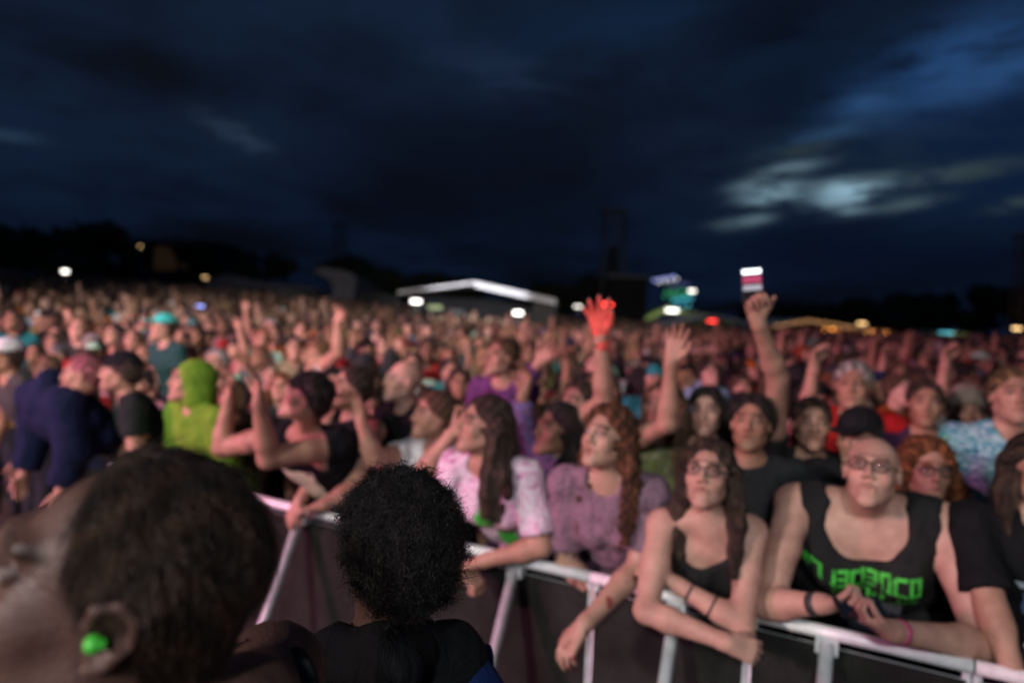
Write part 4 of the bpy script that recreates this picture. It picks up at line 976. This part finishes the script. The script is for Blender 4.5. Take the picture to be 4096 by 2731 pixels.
# man in the black cap with raised arms
arms = {-1: A_(P(268, 458, 3.22), P(259, 402, 3.12), dirp((259, 402, 3.12), (256, 350, 3.10)), (-.8, -.5, 0), .35, .22), 1: A_(P(222, 448, 3.62), P(229, 398, 3.60), dirp((229, 398, 3.6), (236, 362, 3.6)), (-.8, -.5, 0), .5, .2)}
r, S = hero(305, 397, 3.34, LK(72, .28), (-.35, -.9), 'man in a black backward cap and cut-off black tee, both arms raised to clap', lean=.05, arms=arms, sk=dict(sw=.20, bulk=1.2, nbase=P(303, 434, 3.42)), skin='light', hair='messy', hairc='black', shirtc=(.010, .011, .013), sleeve=.22, neck='crew', hat='backcap', hatc=(.012, .012, .014), seed=14, sh_h=.012, hb=.013)
bracelet(r, S, -1, .96, 'band_dark', .03); prints(r, S, [(-.08, .13, -.34, -.12)], 'cream_ink', name='cream_print')
# black vest, hand resting on the rail
arms = {-1: A_(P(350, 490, 3.44), P(322, 505, 3.36), dirp((330, 503, 3.36), (290, 514, 3.36)), (0, -.2, -1), .35, .12), 1: A_(P(318, 470, 3.6), P(300, 500, 3.5), (-.4, -.4, -.8), (0, 0, -1), .5)}
hero(350, 388, 3.72, LK(60, .2), (-.6, -.75), 'person in a plain black vest resting one hand on the rail beside the black-capped man', lean=-.02, arms=arms, sk=dict(sw=.18, fem=.5), skin='light', hair='bun', hairc='dark', shirt='tank', neck='crew', shirtc=(.010, .010, .012), seed=15)
# white tee, red wristband
arms = {1: A_(P(374, 458, 3.36), P(362, 421, 3.34), dirp((362, 421, 3.34), (352, 380, 3.32)), (-.6, -.7, 0), .3, .2), -1: A_(P(424, 470, 3.16), P(452, 434, 3.14), dirp((452, 434, 3.14), (470, 418, 3.14)), (-.5, -.5, .3), .8)}
r, S = hero(434, 416, 3.42, LK(66, .12), (-.6, -.8), 'man in a white tee with a red wristband on his raised forearm', lean=.05, arms=arms, sk=dict(sw=.185), skin='light', hair='short', hairc='brown', shirtc=(.62, .62, .64), sleeve=.5, seed=16, beard=.6)
bracelet(r, S, 1, .93, 'band_red', .018, .034); bracelet(r, S, 1, .83, 'band_white', .007, .034, 'wristband')
# thin grey hair, black tee
hero(403, 381, 3.82, LK(62, .12), (-.7, -.7), 'older man with thinning grey hair in a black tee looking left', sk=dict(sw=.19), skin='fair', hair=None, hairc=(.28, .22, .21), shirtc=(.012, .012, .014), seed=17, beard=.4, lean=.02)
# dark-haired woman in plum patterned shirt, arm up
arms = {-1: A_(P(521, 446, 3.20), P(523, 395, 3.15), dirp((523, 395, 3.15), (528, 366, 3.15)), (-.7, -.6, 0), .4, .15)}
hero(556, 430, 3.16, LK(58, .16), (-.5, -.8), 'woman with tied black hair and a long-sleeved plum patterned shirt, forearm up', arms=arms, sk=dict(fem=1, sw=.165), skin='olive', hair='bob', hairc='black', smat='plum_pattern', sleeve=1.9, seed=19, lean=.05)
# purple sleeve, open fingers
arms = {-1: A_(P(520, 392, 4.05), P(538, 364, 3.95), dirp((538, 364, 3.95), (556, 344, 3.9)), (-.4, -.8, .2), .15, .35)}
hero(501, 357, 4.3, LK(50, .15), (-.4, -.9), 'person in a purple long-sleeved top reaching up with spread fingers', arms=arms, sk=dict(fem=.6), skin='light', hair='short', hairc='brown', shirtc=(.13, .045, .15), sleeve=1.9, seed=20)
# raised hand; red light on its skin painted as a coloured shell
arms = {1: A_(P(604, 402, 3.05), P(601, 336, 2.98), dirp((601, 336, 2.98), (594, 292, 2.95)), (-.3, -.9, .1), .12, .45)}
r, S = hero(577, 405, 3.38, LK(40, .2), (-.2, -.95), 'person behind the plum shirt raising an open hand with red light painted on', arms=arms, sk=dict(fem=.3), skin='light', hair='short', hairc='dark', shirtc=(.05, .05, .06), sleeve=.5, seed=21)
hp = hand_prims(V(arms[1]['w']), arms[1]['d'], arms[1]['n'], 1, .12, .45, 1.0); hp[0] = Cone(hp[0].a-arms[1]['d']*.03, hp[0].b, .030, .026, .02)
v, f = regions(hp, [(np.min([p.lo for p in hp], 0)-.03, np.max([p.hi for p in hp], 0)+.03, .0048)], inf=.0035); link('lit_skin_shell', mesh('lit_skin_shell', v-V(r.location), f, 'cloth'), r, (.80, .13, .10)); bracelet(r, S, 1, .88, 'band_dark', .008, .034)
# raised open hand, lime collar
arms = {1: A_(P(667, 424, 3.05), P(671, 362, 2.98), dirp((671, 362, 2.98), (681, 318, 2.95)), (-.4, -.9, .1), .18, .25)}
hero(662, 406, 3.34, LK(36, .12), (-.2, -.95), 'person in a camouflage top with a pale lime collar, one bare arm straight up', arms=arms, sk=dict(fem=.6), skin='light', hair='long', hairc='brown', smat='camouflage', shirt='tank', neck='crew', seed=22)
# face with a blue and white ball of unknown kind, fixed beside the ear
r, S = hero(706, 412, 3.42, LK(22, .12), (-.1, -1), 'pale person with black hair and a round blue and white ball at the ear', sk=dict(fem=.8), skin='fair', hair='bob', hairc='black', shirtc=(.02, .02, .03), seed=23)
k = PB().ball(S['hc']+S['H']@V(.092, -.005, .0)-V(r.location), (.036, .045, .045), 14, 10); k.obj('side_ball', 'blue_ink', r, True); PB().ball(S['hc']+S['H']@V(.122, .008, .004)-V(r.location), (.012, .022, .022), 10, 8).obj('side_ball_patch', 'white_ink', r, True)
# phone raised on a long bare arm
arms = {1: A_(P(778, 378, 2.98), P(758, 322, 2.84), dirp((758, 322, 2.84), (751, 286, 2.8)), (.0, -1, .1), .95, .0)}
hero(812, 424, 3.22, LK(16, .12), (.0, -1), 'person behind the charcoal tee holding a phone high on a long bare arm', arms=arms, sk=dict(sw=.18), skin='light', hair='short', hairc='dark', shirtc=(.02, .02, .02), sleeve=.4, seed=24)
c = P(752, 285, 2.80); ph = link('phone', None, loc=c); tagit(ph, 'phone held high above the crowd in a fist, its lit screen towards the camera', 'phone')
Mx = frame((.12, 1, .05), (-.12, 0, 1)); PB().box((-.040, -.005, -.075), (.040, .005, .075), Mx).obj('case', 'phone_black', ph); PB().box((-.037, -.0065, .048), (.037, -.0053, .066), Mx).obj('screen', 'screen_light', ph); PB().box((-.037, -.0065, .010), (.037, -.0053, .040), Mx).obj('screen_image', 'band_pink', ph); PB().box((-.037, -.0065, -.02), (.037, -.0053, .002), Mx).obj('screen_panel', 'white_ink', ph)
# further back on the right
hero(853, 386, 3.72, LK(30, .10), (-.3, -.95), 'broad older man with short grey hair in a red tee', sk=dict(sw=.21, bulk=1.12), skin='tan', hair='short', hairc='grey', shirtc=(.45, .02, .02), seed=26, beard=.6, hs=1.08)
hero(858, 436, 3.05, LK(50, -.1), (-.5, -.85), 'person in a black cap directly behind the bald person', sk=dict(sw=.19), skin='light', hair='short', hairc='black', hat='cap', hatc=(.012, .012, .014), shirtc=(.015, .015, .017), seed=27)
hero(966, 412, 3.75, LK(20, .08), (-.2, -1), 'person in a taupe beanie above the tie-dye shirt at the right', sk=dict(), skin='light', hair='short', hairc='brown', hat='beanie', hatc=(.20, .16, .13), shirtc=(.03, .03, .03), seed=28)
hero(1012, 396, 3.05, LK(20, .15), (-.2, -1), 'person in a teal, white and yellow tie-dye tee at the right edge', sk=dict(sw=.20, bulk=1.1), skin='light', hair='short', hairc='light_brown', smat='tie_dye_teal', sleeve=.7, seed=29, lean=.05)
arms = {1: A_(P(992, 610, 2.22), P(1012, 668, 2.12), (.3, -.2, -1), (0, 0, -1), .4)}
r, S = hero(1040, 470, 2.32, LK(15, .12), (-.1, -1), 'person in a black tee with a striped blue and maroon print at the right edge', arms=arms, sk=dict(sw=.20, bulk=1.1), skin='light', hair='long', hairc='dark', shirtc=(.010, .010, .012), sleeve=.8, seed=30)
prints(r, S, [(-.02, .17, -.20, -.175), (-.02, .17, -.44, -.42)], 'white_ink', name='white_print'); prints(r, S, [(-.02, .17, -.30, -.215)], 'blue_ink', name='blue_print')
for z_ in (-.315, -.345, -.375): prints(r, S, [(-.02, .17, z_-.010, z_)], 'white_ink', name='white_stripe'); prints(r, S, [(-.02, .17, z_-.024, z_-.012)], 'maroon_ink', name='maroon_stripe')
hero(925, 404, 3.6, LK(25, .12), (-.3, -1), 'person with dark sunglasses pushed up on dark hair left of the taupe beanie', sk=dict(fem=.5), skin='tan', hair='short', hairc='dark', shirtc=(.04, .02, .05), seed=31)
# left of the picture
hero(190, 382, 3.98, LK(62, .15), (-.5, -.8), 'person in a bright lime-green hoodie at the left', sk=dict(sw=.20, bulk=1.15), skin='light', hair='short', hairc='brown', hat='hood', hatc=(.15, .30, .030), shirt='hoodie', shirtc=(.15, .30, .030), sleeve=1.9, neck='hood', seed=32, lean=.05)
r, S = hero(120, 372, 4.15, LK(72, .02), (-.8, -.5), 'man in a black cap and dark green-black tee left of the lime hoodie', sk=dict(sw=.20, bulk=1.1), skin='light', hair='short', hairc='dark', hat='backcap', hatc=(.010, .011, .014), shirtc=(.018, .024, .024), seed=33, lean=.05, beard=.4)
hero(82, 374, 4.15, LK(70, .0), (-.6, -.8), 'hunched person with cropped reddish hair in a navy hoodie at the left', sk=dict(sw=.25, bulk=1.45, nbase=P(44, 396, 4.2)), skin='light', hair='buzz', hairc=(.22, .07, .10), shirt='hoodie', shirtc=(.009, .014, .045), sleeve=1.9, neck='none', off=.028, seed=34, lean=-.1)
hero(4, 356, 4.9, LK(50, .05), (-.5, -.8), 'person in a white cap at the left edge', sk=dict(), skin='tan', hair='short', hairc='dark', hat='cap', hatc=(.62, .62, .66), shirtc=(.05, .05, .05), seed=35)
arms = {1: A_(P(148, 345, 6.2), P(176, 327, 6.1), dirp((176, 327, 6.1), (215, 305, 6.0)), (0, -1, 0), .2, .2)}
hero(163, 327, 6.3, LK(50, .1), (-.5, -.8), 'person in a teal cap with one arm stretched out to the right', sk=dict(), skin='light', hair='short', hairc='dark', hat='cap', hatc=(.05, .50, .46), shirtc=(.02, .06, .06), seed=36)
arms = {1: A_(P(338, 352, 5.2), P(338, 322, 5.15), dirp((338, 322, 5.15), (342, 298, 5.1)), (-.3, -.9, 0), .6, .15)}
hero(318, 358, 5.4, LK(40, .1), (-.5, -.8), 'person raising a bare fist in front of the sail-shaped tent', arms=arms, sk=dict(), skin='light', hair='messy', hairc='light_brown', shirtc=(.5, .5, .5), seed=37)

# ------------------------------------------------------------------ two people in the pit, right in front of the lens
S = skeleton(P(112, 586, .63), (-.90, -.42, .34), (-.85, -.1), sw=.16, nbase=P(232, 716, .70), recede=.035, up=(.10, -.05, 1)); HEROES.append((S['nb'][0], S['nb'][1]))
r = person('large out-of-focus head with short dark hair and a green earplug, bottom left', S, skin=(.105, .056, .046), hair='short', hairc=(.024, .013, .008), shirt='tank', shirtc=(.02, .02, .022), neck='wide', strands=15000, seed=41, hh=.0034, hair_h=.0042, hb=.014, fine=True)
ep = PB().ball((0, 0, 0), (.0075, .0085, .0075), 16, 10); ep.tube((0, 0, 0), (.010, 0, 0), .006, 12, .004)
eo = ep.obj('earplug', 'earplug_green', None, True); q = S['hc']+S['H']@V(-.0905, .000, -.004); eo.location = [float(x) for x in q]; tagit(eo, 'bright green foam earplug in the ear of the large head', 'earplug')
S = skeleton(P(394, 548, 1.20), (-.62, .76, .10), (-.4, .9), sw=.15, nbase=P(372, 652, 1.24), lean=(-.06, .05)); HEROES.append((S['nb'][0], S['nb'][1]))
r = person('out-of-focus head with thick black hair and a black hooded jacket, seen from behind', S, skin='dark', hair='curly', hairc=(.0045, .004, .0045), strands=16000, shirt='hoodie', shirtc=(.007, .0075, .009), sleeve=1.9, neck='hood', seed=42, hh=.005, hair_h=.006, sh_h=.013)
arms = {}
bp = [Ell((0, 0, .20), (.15, .09, .22), None, .03), Ell((0, -.08, .14), (.11, .05, .12), None, .03), Cone((-.08, .08, .36), (-.09, .12, .10), .016, .016, .02), Cone((.08, .08, .36), (.09, .12, .10), .016, .016, .02)]
v, f = regions(bp, [((-.2, -.18, -.05), (.2, .2, .48), .012)], post=lambda F, X, Y, Z: F+.004*wob(X, Y, Z, 30, 2)); q = P(440, 732, 1.30); eo = link('backpack', mesh('backpack', v, f, 'cloth'), None, (.008, .020, .085), q-V(0, 0, .24)); tagit(eo, 'blue backpack worn behind the black hooded jacket at the bottom of the picture', 'backpack')
# ------------------------------------------------------------------ the crowd: archetypes, then individuals, then the far mass
def arche(pose, fem, bulk, seed, lod=0):
    rnd = random.Random(seed); look = (rnd.uniform(-.15, .15), -1, rnd.uniform(.02, .28)); a = {}
    nbz = V(0, 0, 1.46)
    sh = {s: V(-s*.175, 0, 1.40) for s in (-1, 1)}
    def up(s, out=.1, h=1.0): e = sh[s]+V(-s*out, -.12, .20*h); w_ = e+V(s*rnd.uniform(-.05, .08), -.05, .25); return A_(e, w_, unit(w_-e+V(0, -.0, .1)), (0, -1, 0), rnd.uniform(.1, .8), .25)
    if pose == 1: a[1] = up(1)
    if pose == 2: a[-1] = up(-1)
    if pose == 3: a[1] = up(1, .02, .3); a[-1] = up(-1, .02, .3)
    if pose == 4:
        for s in (-1, 1): e = sh[s]+V(-s*.06, -.10, -.25); w_ = e+V(s*.14, -.14, .20); a[s] = A_(e, w_, (s*.3, -.1, 1), (s, 0, 0), .3)
    S = skeleton(V(0, -.03, 1.62), look, (0, -1), arms=a, fem=fem, bulk=bulk, sw=.175-.012*fem)
    return S
LOD = [dict(hb=.020, hh=.0095, hd=.009, sh=.018, hair=.011), dict(hb=.028, hh=.0140, hd=.014, sh=.026, hair=.016)]
ARCH = []
for i, (pose, fem, bulk, nk, slv, kind, mouth) in enumerate([(0, 0, 1.0, 'crew', .55, 'tee', 0), (0, 1, .95, 'crew', .4, 'tee', .6), (1, 0, 1.05, 'crew', .55, 'tee', 0), (2, 1, 1.0, 'scoop', .3, 'tank', 0), (3, 0, 1.0, 'crew', 1.9, 'tee', .8), (4, 1, .98, 'crew', .5, 'tee', 0), (0, 0, 1.15, 'hood', 1.9, 'hoodie', 0)]):
    S = arche(pose, fem, bulk, 100+i); A = dict(S=S, lod=[], pose=pose, fem=fem, kind=kind)
    sk = V(*SKIN['light'])
    for L_ in LOD:
        v, f = body_mesh(S, L_['hb'], L_['hh'], L_['hd'], mouth, legs=False); b_ = mesh('body', v, f, 'skin', face_tint(v, S, HAIRC['dark'], sk))
        v, f = shirt_mesh(S, kind, L_['sh'], slv, nk, .014, random.Random(i)); s_ = mesh('shirt', v, f, 'cloth')
        hs_ = {}
        for st in ('short', 'messy', 'curly', 'long', 'bob') if not fem else ('long', 'bob', 'bun', 'longcurly', 'short'):
            v, f = hair_mesh(S, st, random.Random(i*7+len(st)), L_['hair']); hs_[st] = mesh('hair', v, f, 'hair')
        ht = {}
        for st in ('cap', 'backcap', 'beanie'):
            v, f = hat_mesh(S, st, 1.0, L_['hair']); ht[st] = mesh('hat', v, f, 'cloth')
        v, f = trouser_mesh(S, .034); t_ = mesh('trousers', v, f, 'cloth')
        A['lod'].append(dict(body=b_, shirt=s_, hair=hs_, hat=ht, tr=t_))
    ARCH.append(A)
SHC = [('black', (.012, .012, .014)), ('black', (.015, .015, .015)), ('black', (.013, .012, .012)), ('black', (.010, .010, .012)), ('charcoal', (.028, .028, .032)), ('black', (.016, .015, .015)), ('black', (.010, .011, .013)), ('charcoal', (.035, .036, .04)), ('grey', (.16, .16, .17)), ('charcoal', (.03, .03, .034)), ('black', (.011, .011, .012)), ('navy', (.015, .022, .06)), ('grey', (.10, .10, .11)), ('black', (.014, .013, .013)), ('white', (.62, .62, .64)), ('navy', (.02, .03, .10)), ('maroon', (.14, .015, .025)), ('red', (.26, .02, .02)), ('orange', (.42, .11, .015)),
       ('olive', (.08, .09, .03)), ('dusty pink', (.42, .18, .22)), ('purple', (.09, .035, .13)), ('pale blue', (.25, .36, .50)), ('mustard', (.30, .18, .03)), ('mint green', (.30, .50, .38)), ('tan', (.30, .22, .15)), ('teal', (.03, .22, .24))]
HNAME = dict(short='short', messy='tousled', curly='thick curly', long='long straight', bob='chin-length', bun='tied-up', longcurly='long wavy')
LMK = [(-60, 'the navy hoodie'), (70, 'the hunched navy person'), (150, 'the man in the black cap'), (215, 'the lime hoodie'), (290, 'the clapping man'), (360, 'the black vest'), (430, 'the white tee'), (500, 'the tie-dye tee'), (555, 'the plum shirt'), (605, 'the red hand'), (668, 'the camouflage top'), (710, 'the round blue ball'),
       (752, 'the charcoal tee'), (805, 'the raised phone'), (855, 'the grey-haired man'), (925, 'the auburn-haired woman'), (975, 'the taupe beanie'), (1040, 'the teal tie-dye tee')]
ORD = ['first', 'second', 'third', 'fourth', 'fifth', 'sixth', 'seventh', 'eighth', 'ninth', 'tenth', 'eleventh', 'twelfth', 'thirteenth', 'fourteenth', 'fifteenth', 'sixteenth', 'seventeenth', 'eighteenth']
spots = []; rnd = random.Random(21)
def proj(p):
    q = V(p)-CAM; d = q@Fv; return 512+FPX*(q@Rv)/d, 341-FPX*(q@Uv)/d, d
row = 0; t = .80
rows = []
while t < 60:
    step = .62; s = -60
    L_ = []
    while s < 60:
        q = AB+UB*(s+rnd.uniform(-.13, .13)+(row % 2)*.26)+NB_*(t+rnd.uniform(-.17, .17)); s += .47
        if q[1] < 1.2: continue
        z = terr(q[0], q[1]); px, py, d = proj((q[0], q[1], z+1.6))
        if d < 2.4 or px < -70-120/d*3 or px > 1100+120/d*3: continue
        if min((q[0]-hx)**2+(q[1]-hy)**2 for hx, hy in HEROES) < .35**2: continue
        if rnd.random() < .07: continue
        L_.append((d, px, q[0], q[1], z, row))
    rows += L_; row += 1; t += step+ .004*t
rows.sort()
NIND = 300-len([o for o in COL.objects if o.get('category') == 'person'])
# a little thinning: nobody stands exactly in front of the named people
near = rows[:NIND]; far = rows[NIND:]
used_l = set(); cnts = {}
for i, (d, px, x, y, z, rw) in enumerate(near):
    A = ARCH[rnd.choices(range(7), [30, 26, 7, 6, 4, 9, 8])[0]]; lod = A['lod'][0 if d < 6.2 else 1]; fem = A['fem']
    sc_ = rnd.uniform(.90, 1.05)-(.045 if fem else 0)
    if rw < 2: sc_ *= .95
    styles = list(lod['hair'].keys()); st = rnd.choice(styles); hcn = rnd.choices(['black', 'dark', 'brown', 'light_brown', 'blonde', 'auburn', 'grey', 'red'], [28, 32, 16, 8, 5, 5, 4, 1])[0]
    skn = rnd.choices(['fair', 'light', 'tan', 'olive', 'brown'], [16, 34, 24, 16, 10])[0]; cn, cv = rnd.choice(SHC); hat = rnd.random() < .20
    hk = rnd.choice(['cap', 'backcap', 'beanie']); hcname, hcv = rnd.choice(SHC)
    root = link('person', None, loc=(x, y, z)); root.scale = (sc_*rnd.uniform(.98, 1.03), sc_, sc_)
    ang = math.atan2(-5.5-x, y+6)*1.0; root.rotation_euler = (rnd.uniform(-.04, .04), rnd.uniform(-.05, .05), -ang*.85+rnd.uniform(-.45, .45)) if rnd.random() < .93 else (0, 0, rnd.uniform(-1.6, 1.6))
    link('body', lod['body'], root, SKIN[skn]); link('shirt' if A['kind'] != 'hoodie' else 'hoodie', lod['shirt'], root, cv); link('trousers', lod['tr'], root, (.02, .022, .03)); link('hair', lod['hair'][st], root, HAIRC[hcn])
    if hat: link('beanie' if hk == 'beanie' else 'cap', lod['hat'][hk], root, hcv)
    lm = min(LMK, key=lambda q: abs(q[0]-px))[1]
    top = {'tee': 'tee', 'tank': 'tank top', 'hoodie': 'hoodie'}[A['kind']]
    who = f"{hcn.replace('_', ' ')}-haired" if not hat else f"{hcname}-{'beanied' if hk == 'beanie' else 'capped'}"
    ps = {0: '', 1: ', one arm raised', 2: ', one arm raised', 3: ', both arms up', 4: ', hands at chin'}[A['pose']]
    def mk(adj='', full=True):
        return f"{adj}{HNAME[st]+' ' if not hat and full else ''}{who} person in {cn} {top}{ps}, {ORD[min(rw+1, 17)]} row, behind {lm}"
    cand = [mk('', fl) for fl in (True, False)]+[mk(q, fl) for q in (('tall ' if sc_ > .97 else 'short '), skn+'-skinned ', 'rightmost ', 'farther ', 'half-hidden ', 'leftmost ') for fl in (True, False)]
    cand = [q for q in cand if len(q.replace('-', ' ').split()) <= 16]
    if not cand: cand = [mk('', False).replace(ps, '')]+[mk(q, False).replace(ps, '') for q in ('tall ', 'short ', 'farther ')]+[mk('', False).replace(' row', '').replace(ps, '')]
    cand = [q for q in cand if len(q.replace('-', ' ').replace(',', '').split()) <= 16] or cand
    lb = next((q for q in cand if q not in used_l), cand[-1])
    used_l.add(lb); tagit(root, lb, 'person', 'people in the crowd behind the front row')
# the far crowd: one mass, every figure with its own head, hair, shoulders and sometimes a raised arm
def uvs(nu, nv):
    v = [(math.sin(math.pi*j/nv)*math.cos(2*math.pi*i/nu), math.sin(math.pi*j/nv)*math.sin(2*math.pi*i/nu), math.cos(math.pi*j/nv)) for j in range(nv+1) for i in range(nu)]
    f = [(j*nu+i, (j+1)*nu+i, (j+1)*nu+(i+1) % nu, j*nu+(i+1) % nu) for j in range(nv) for i in range(nu)]; return np.array(v), np.array(f)
def figure(level, style, arm, kind):
    """returns verts, quads, slot per vertex: 0 skin 1 hair 2 shirt 3 dark feature"""
    nu, nv = ((14, 12), (9, 7), (6, 5))[level]; VV, FF, SS = [], [], []; off = 0
    def add(v, f, s):
        nonlocal off; VV.append(v); FF.append(np.asarray(f)+off); SS.append(np.full(len(v), s) if np.isscalar(s) else s); off += len(v)
    v, f = uvs(nu, nv); h = v*np.array([.076, .096, .118])+np.array([0, -.005, 1.63]); fr = np.clip(-v[:, 1], 0, 1); low = np.clip(-v[:, 2], 0, 1)
    h[:, 0] *= 1-.28*low**2
    if level == 0:
        nose = np.exp(-((h[:, 0]/.02)**2+((h[:, 2]-1.615)/.03)**2))*fr; h[:, 1] -= .018*nose
        eye = np.exp(-(((np.abs(h[:, 0])-.032)/.018)**2+((h[:, 2]-1.645)/.018)**2))*(fr > .5); h[:, 1] += .010*eye
    s = np.zeros(len(v))
    if level == 0: s = np.where((eye > .40), 3, 0)
    add(h, f, s)
    t = dict(short=.012, big=.030, long=.016)[style]; hv = v*np.array([.078+t, .098+t, .112+t])+np.array([0, .012, 1.655]); hv[:, 1] = np.where((v[:, 1] < 0) & (v[:, 2] < .62), np.maximum(hv[:, 1], .0-.02*v[:, 2]), hv[:, 1])
    if style == 'long': m = (v[:, 2] < -.1); hv[m, 2] -= .20*(-v[m, 2]); hv[m, 0] *= 1.15
    else: hv[:, 2] = np.maximum(hv[:, 2], 1.56)
    hv[:, 0] += .012*np.sin(v[:, 2]*9+1)*(t > .02); add(hv, f, 1)
    nr = 10 if level < 2 else 6; rings = [(1.50, .055, .055), (1.47, .10, .08), (1.42, .205, .105), (1.34, .225, .12), (1.10, .175, .12), (.85, .17, .12)]
    if level == 2: rings = [rings[0], rings[2], rings[4]]
    tv = np.array([(rx*math.cos(2*math.pi*i/nr), ry*math.sin(2*math.pi*i/nr), z) for z, rx, ry in rings for i in range(nr)]); tf = [(j*nr+(i+1) % nr, j*nr+i, (j+1)*nr+i, (j+1)*nr+(i+1) % nr) for j in range(len(rings)-1) for i in range(nr)]
    add(tv, tf, 2); ny = 6; nk = np.array([(.052*math.cos(2*math.pi*i/ny), .052*math.sin(2*math.pi*i/ny), z) for z in (1.58, 1.45) for i in range(ny)]); add(nk, [((i+1) % ny, i, ny+i, ny+(i+1) % ny) for i in range(ny)], 0)
    def limb(a, b, r1, r2, s, n=6):
        a, b = V(a), V(b); d = unit(b-a); u = unit(np.cross(d, (1, .1, 0))); w_ = np.cross(d, u)
        add(np.array([c+r*(u*math.cos(2*math.pi*i/n)+w_*math.sin(2*math.pi*i/n)) for c, r in ((a-d*.02, r1), ((a+b)/2, (r1+r2)/2*1.05), (b, r2), (b+d*.01, .001)) for i in range(n)]), [(j*n+(i+1) % n, j*n+i, (j+1)*n+i, (j+1)*n+(i+1) % n) for j in range(3) for i in range(n)], s)
    for sx in (-1, 1):
        if arm == sx or arm == 2:
            e = (sx*.30, -.12, 1.60); w_ = (sx*.24, -.16, 1.86); limb((sx*.2, 0, 1.40), e, .05, .042, 2 if kind else 0); limb(e, w_, .041, .028, 0); limb(w_, (sx*.235, -.18, 1.95), .040, .034, 0)
            if level == 0:
                for k_ in range(4): limb((sx*.235-.03+k_*.02, -.18, 1.94), (sx*.235-.036+k_*.026, -.18, 2.01), .010, .008, 0, 4)
        else: limb((sx*.2, 0, 1.40), (sx*.26, -.03, 1.12), .052, .04, 2); 
    return np.concatenate(VV), np.concatenate(FF), np.concatenate(SS).astype(int)
FIG = {(lv, st, ar, kd): figure(lv, st, ar, kd) for lv in (0, 1, 2) for st in ('short', 'big', 'long') for ar in (0, 1, -1, 2) for kd in (0, 1)}
def crowd_mesh(items, name, label):
    Vs, Fs, Cs = [], [], []; off = 0
    for (d, px, x, y, z, rw) in items:
        lv = 0 if d < 17 else (1 if d < 32 else 2); key = (lv, rnd.choice(['short', 'short', 'big', 'long', 'long']), rnd.choices([0, 1, -1, 2], [90, 4, 4, 2])[0], rnd.choice([0, 1]))
        v, f, s = FIG[key]; sc_ = rnd.uniform(.87, 1.05); a = -math.atan2(-5.5-x, y+6)*.85+rnd.uniform(-.6, .6); ca, sa = math.cos(a), math.sin(a)
        v = v*np.array([sc_*rnd.uniform(.95, 1.12), sc_, sc_]); q = np.stack([v[:, 0]*ca-v[:, 1]*sa+x+(v[:, 2]-1)*rnd.uniform(-.05, .05), v[:, 0]*sa+v[:, 1]*ca+y, v[:, 2]+z], 1)
        sk = V(*SKIN[rnd.choices(['fair', 'light', 'tan', 'olive', 'brown', 'dark'], [14, 32, 24, 18, 9, 3])[0]])*rnd.uniform(.85, 1.1); hc = V(*HAIRC[rnd.choices(['black', 'dark', 'brown', 'light_brown', 'blonde', 'grey'], [30, 32, 16, 8, 5, 4])[0]]); sc3 = V(*rnd.choice(SHC)[1])
        if rnd.random() < .13: hc = V(*rnd.choice(SHC)[1])
        cols = np.stack([sk, hc, sc3, sk*.35]); c = cols[s]
        Vs.append(q); Fs.append(f+off); Cs.append(c); off += len(q)
    me = mesh(name, np.concatenate(Vs), np.concatenate(Fs), 'crowd_colours', np.concatenate(Cs)); tagit(link(name, me), label, 'crowd', kind='stuff')
crowd_mesh([q for q in far if q[0] < 58], 'distant_crowd', 'dense mass of people standing all the way back to the tents')
print('people', len([o for o in COL.objects if o.get('category') == 'person']), 'far', len(far), 'nearest far', far[0][0])
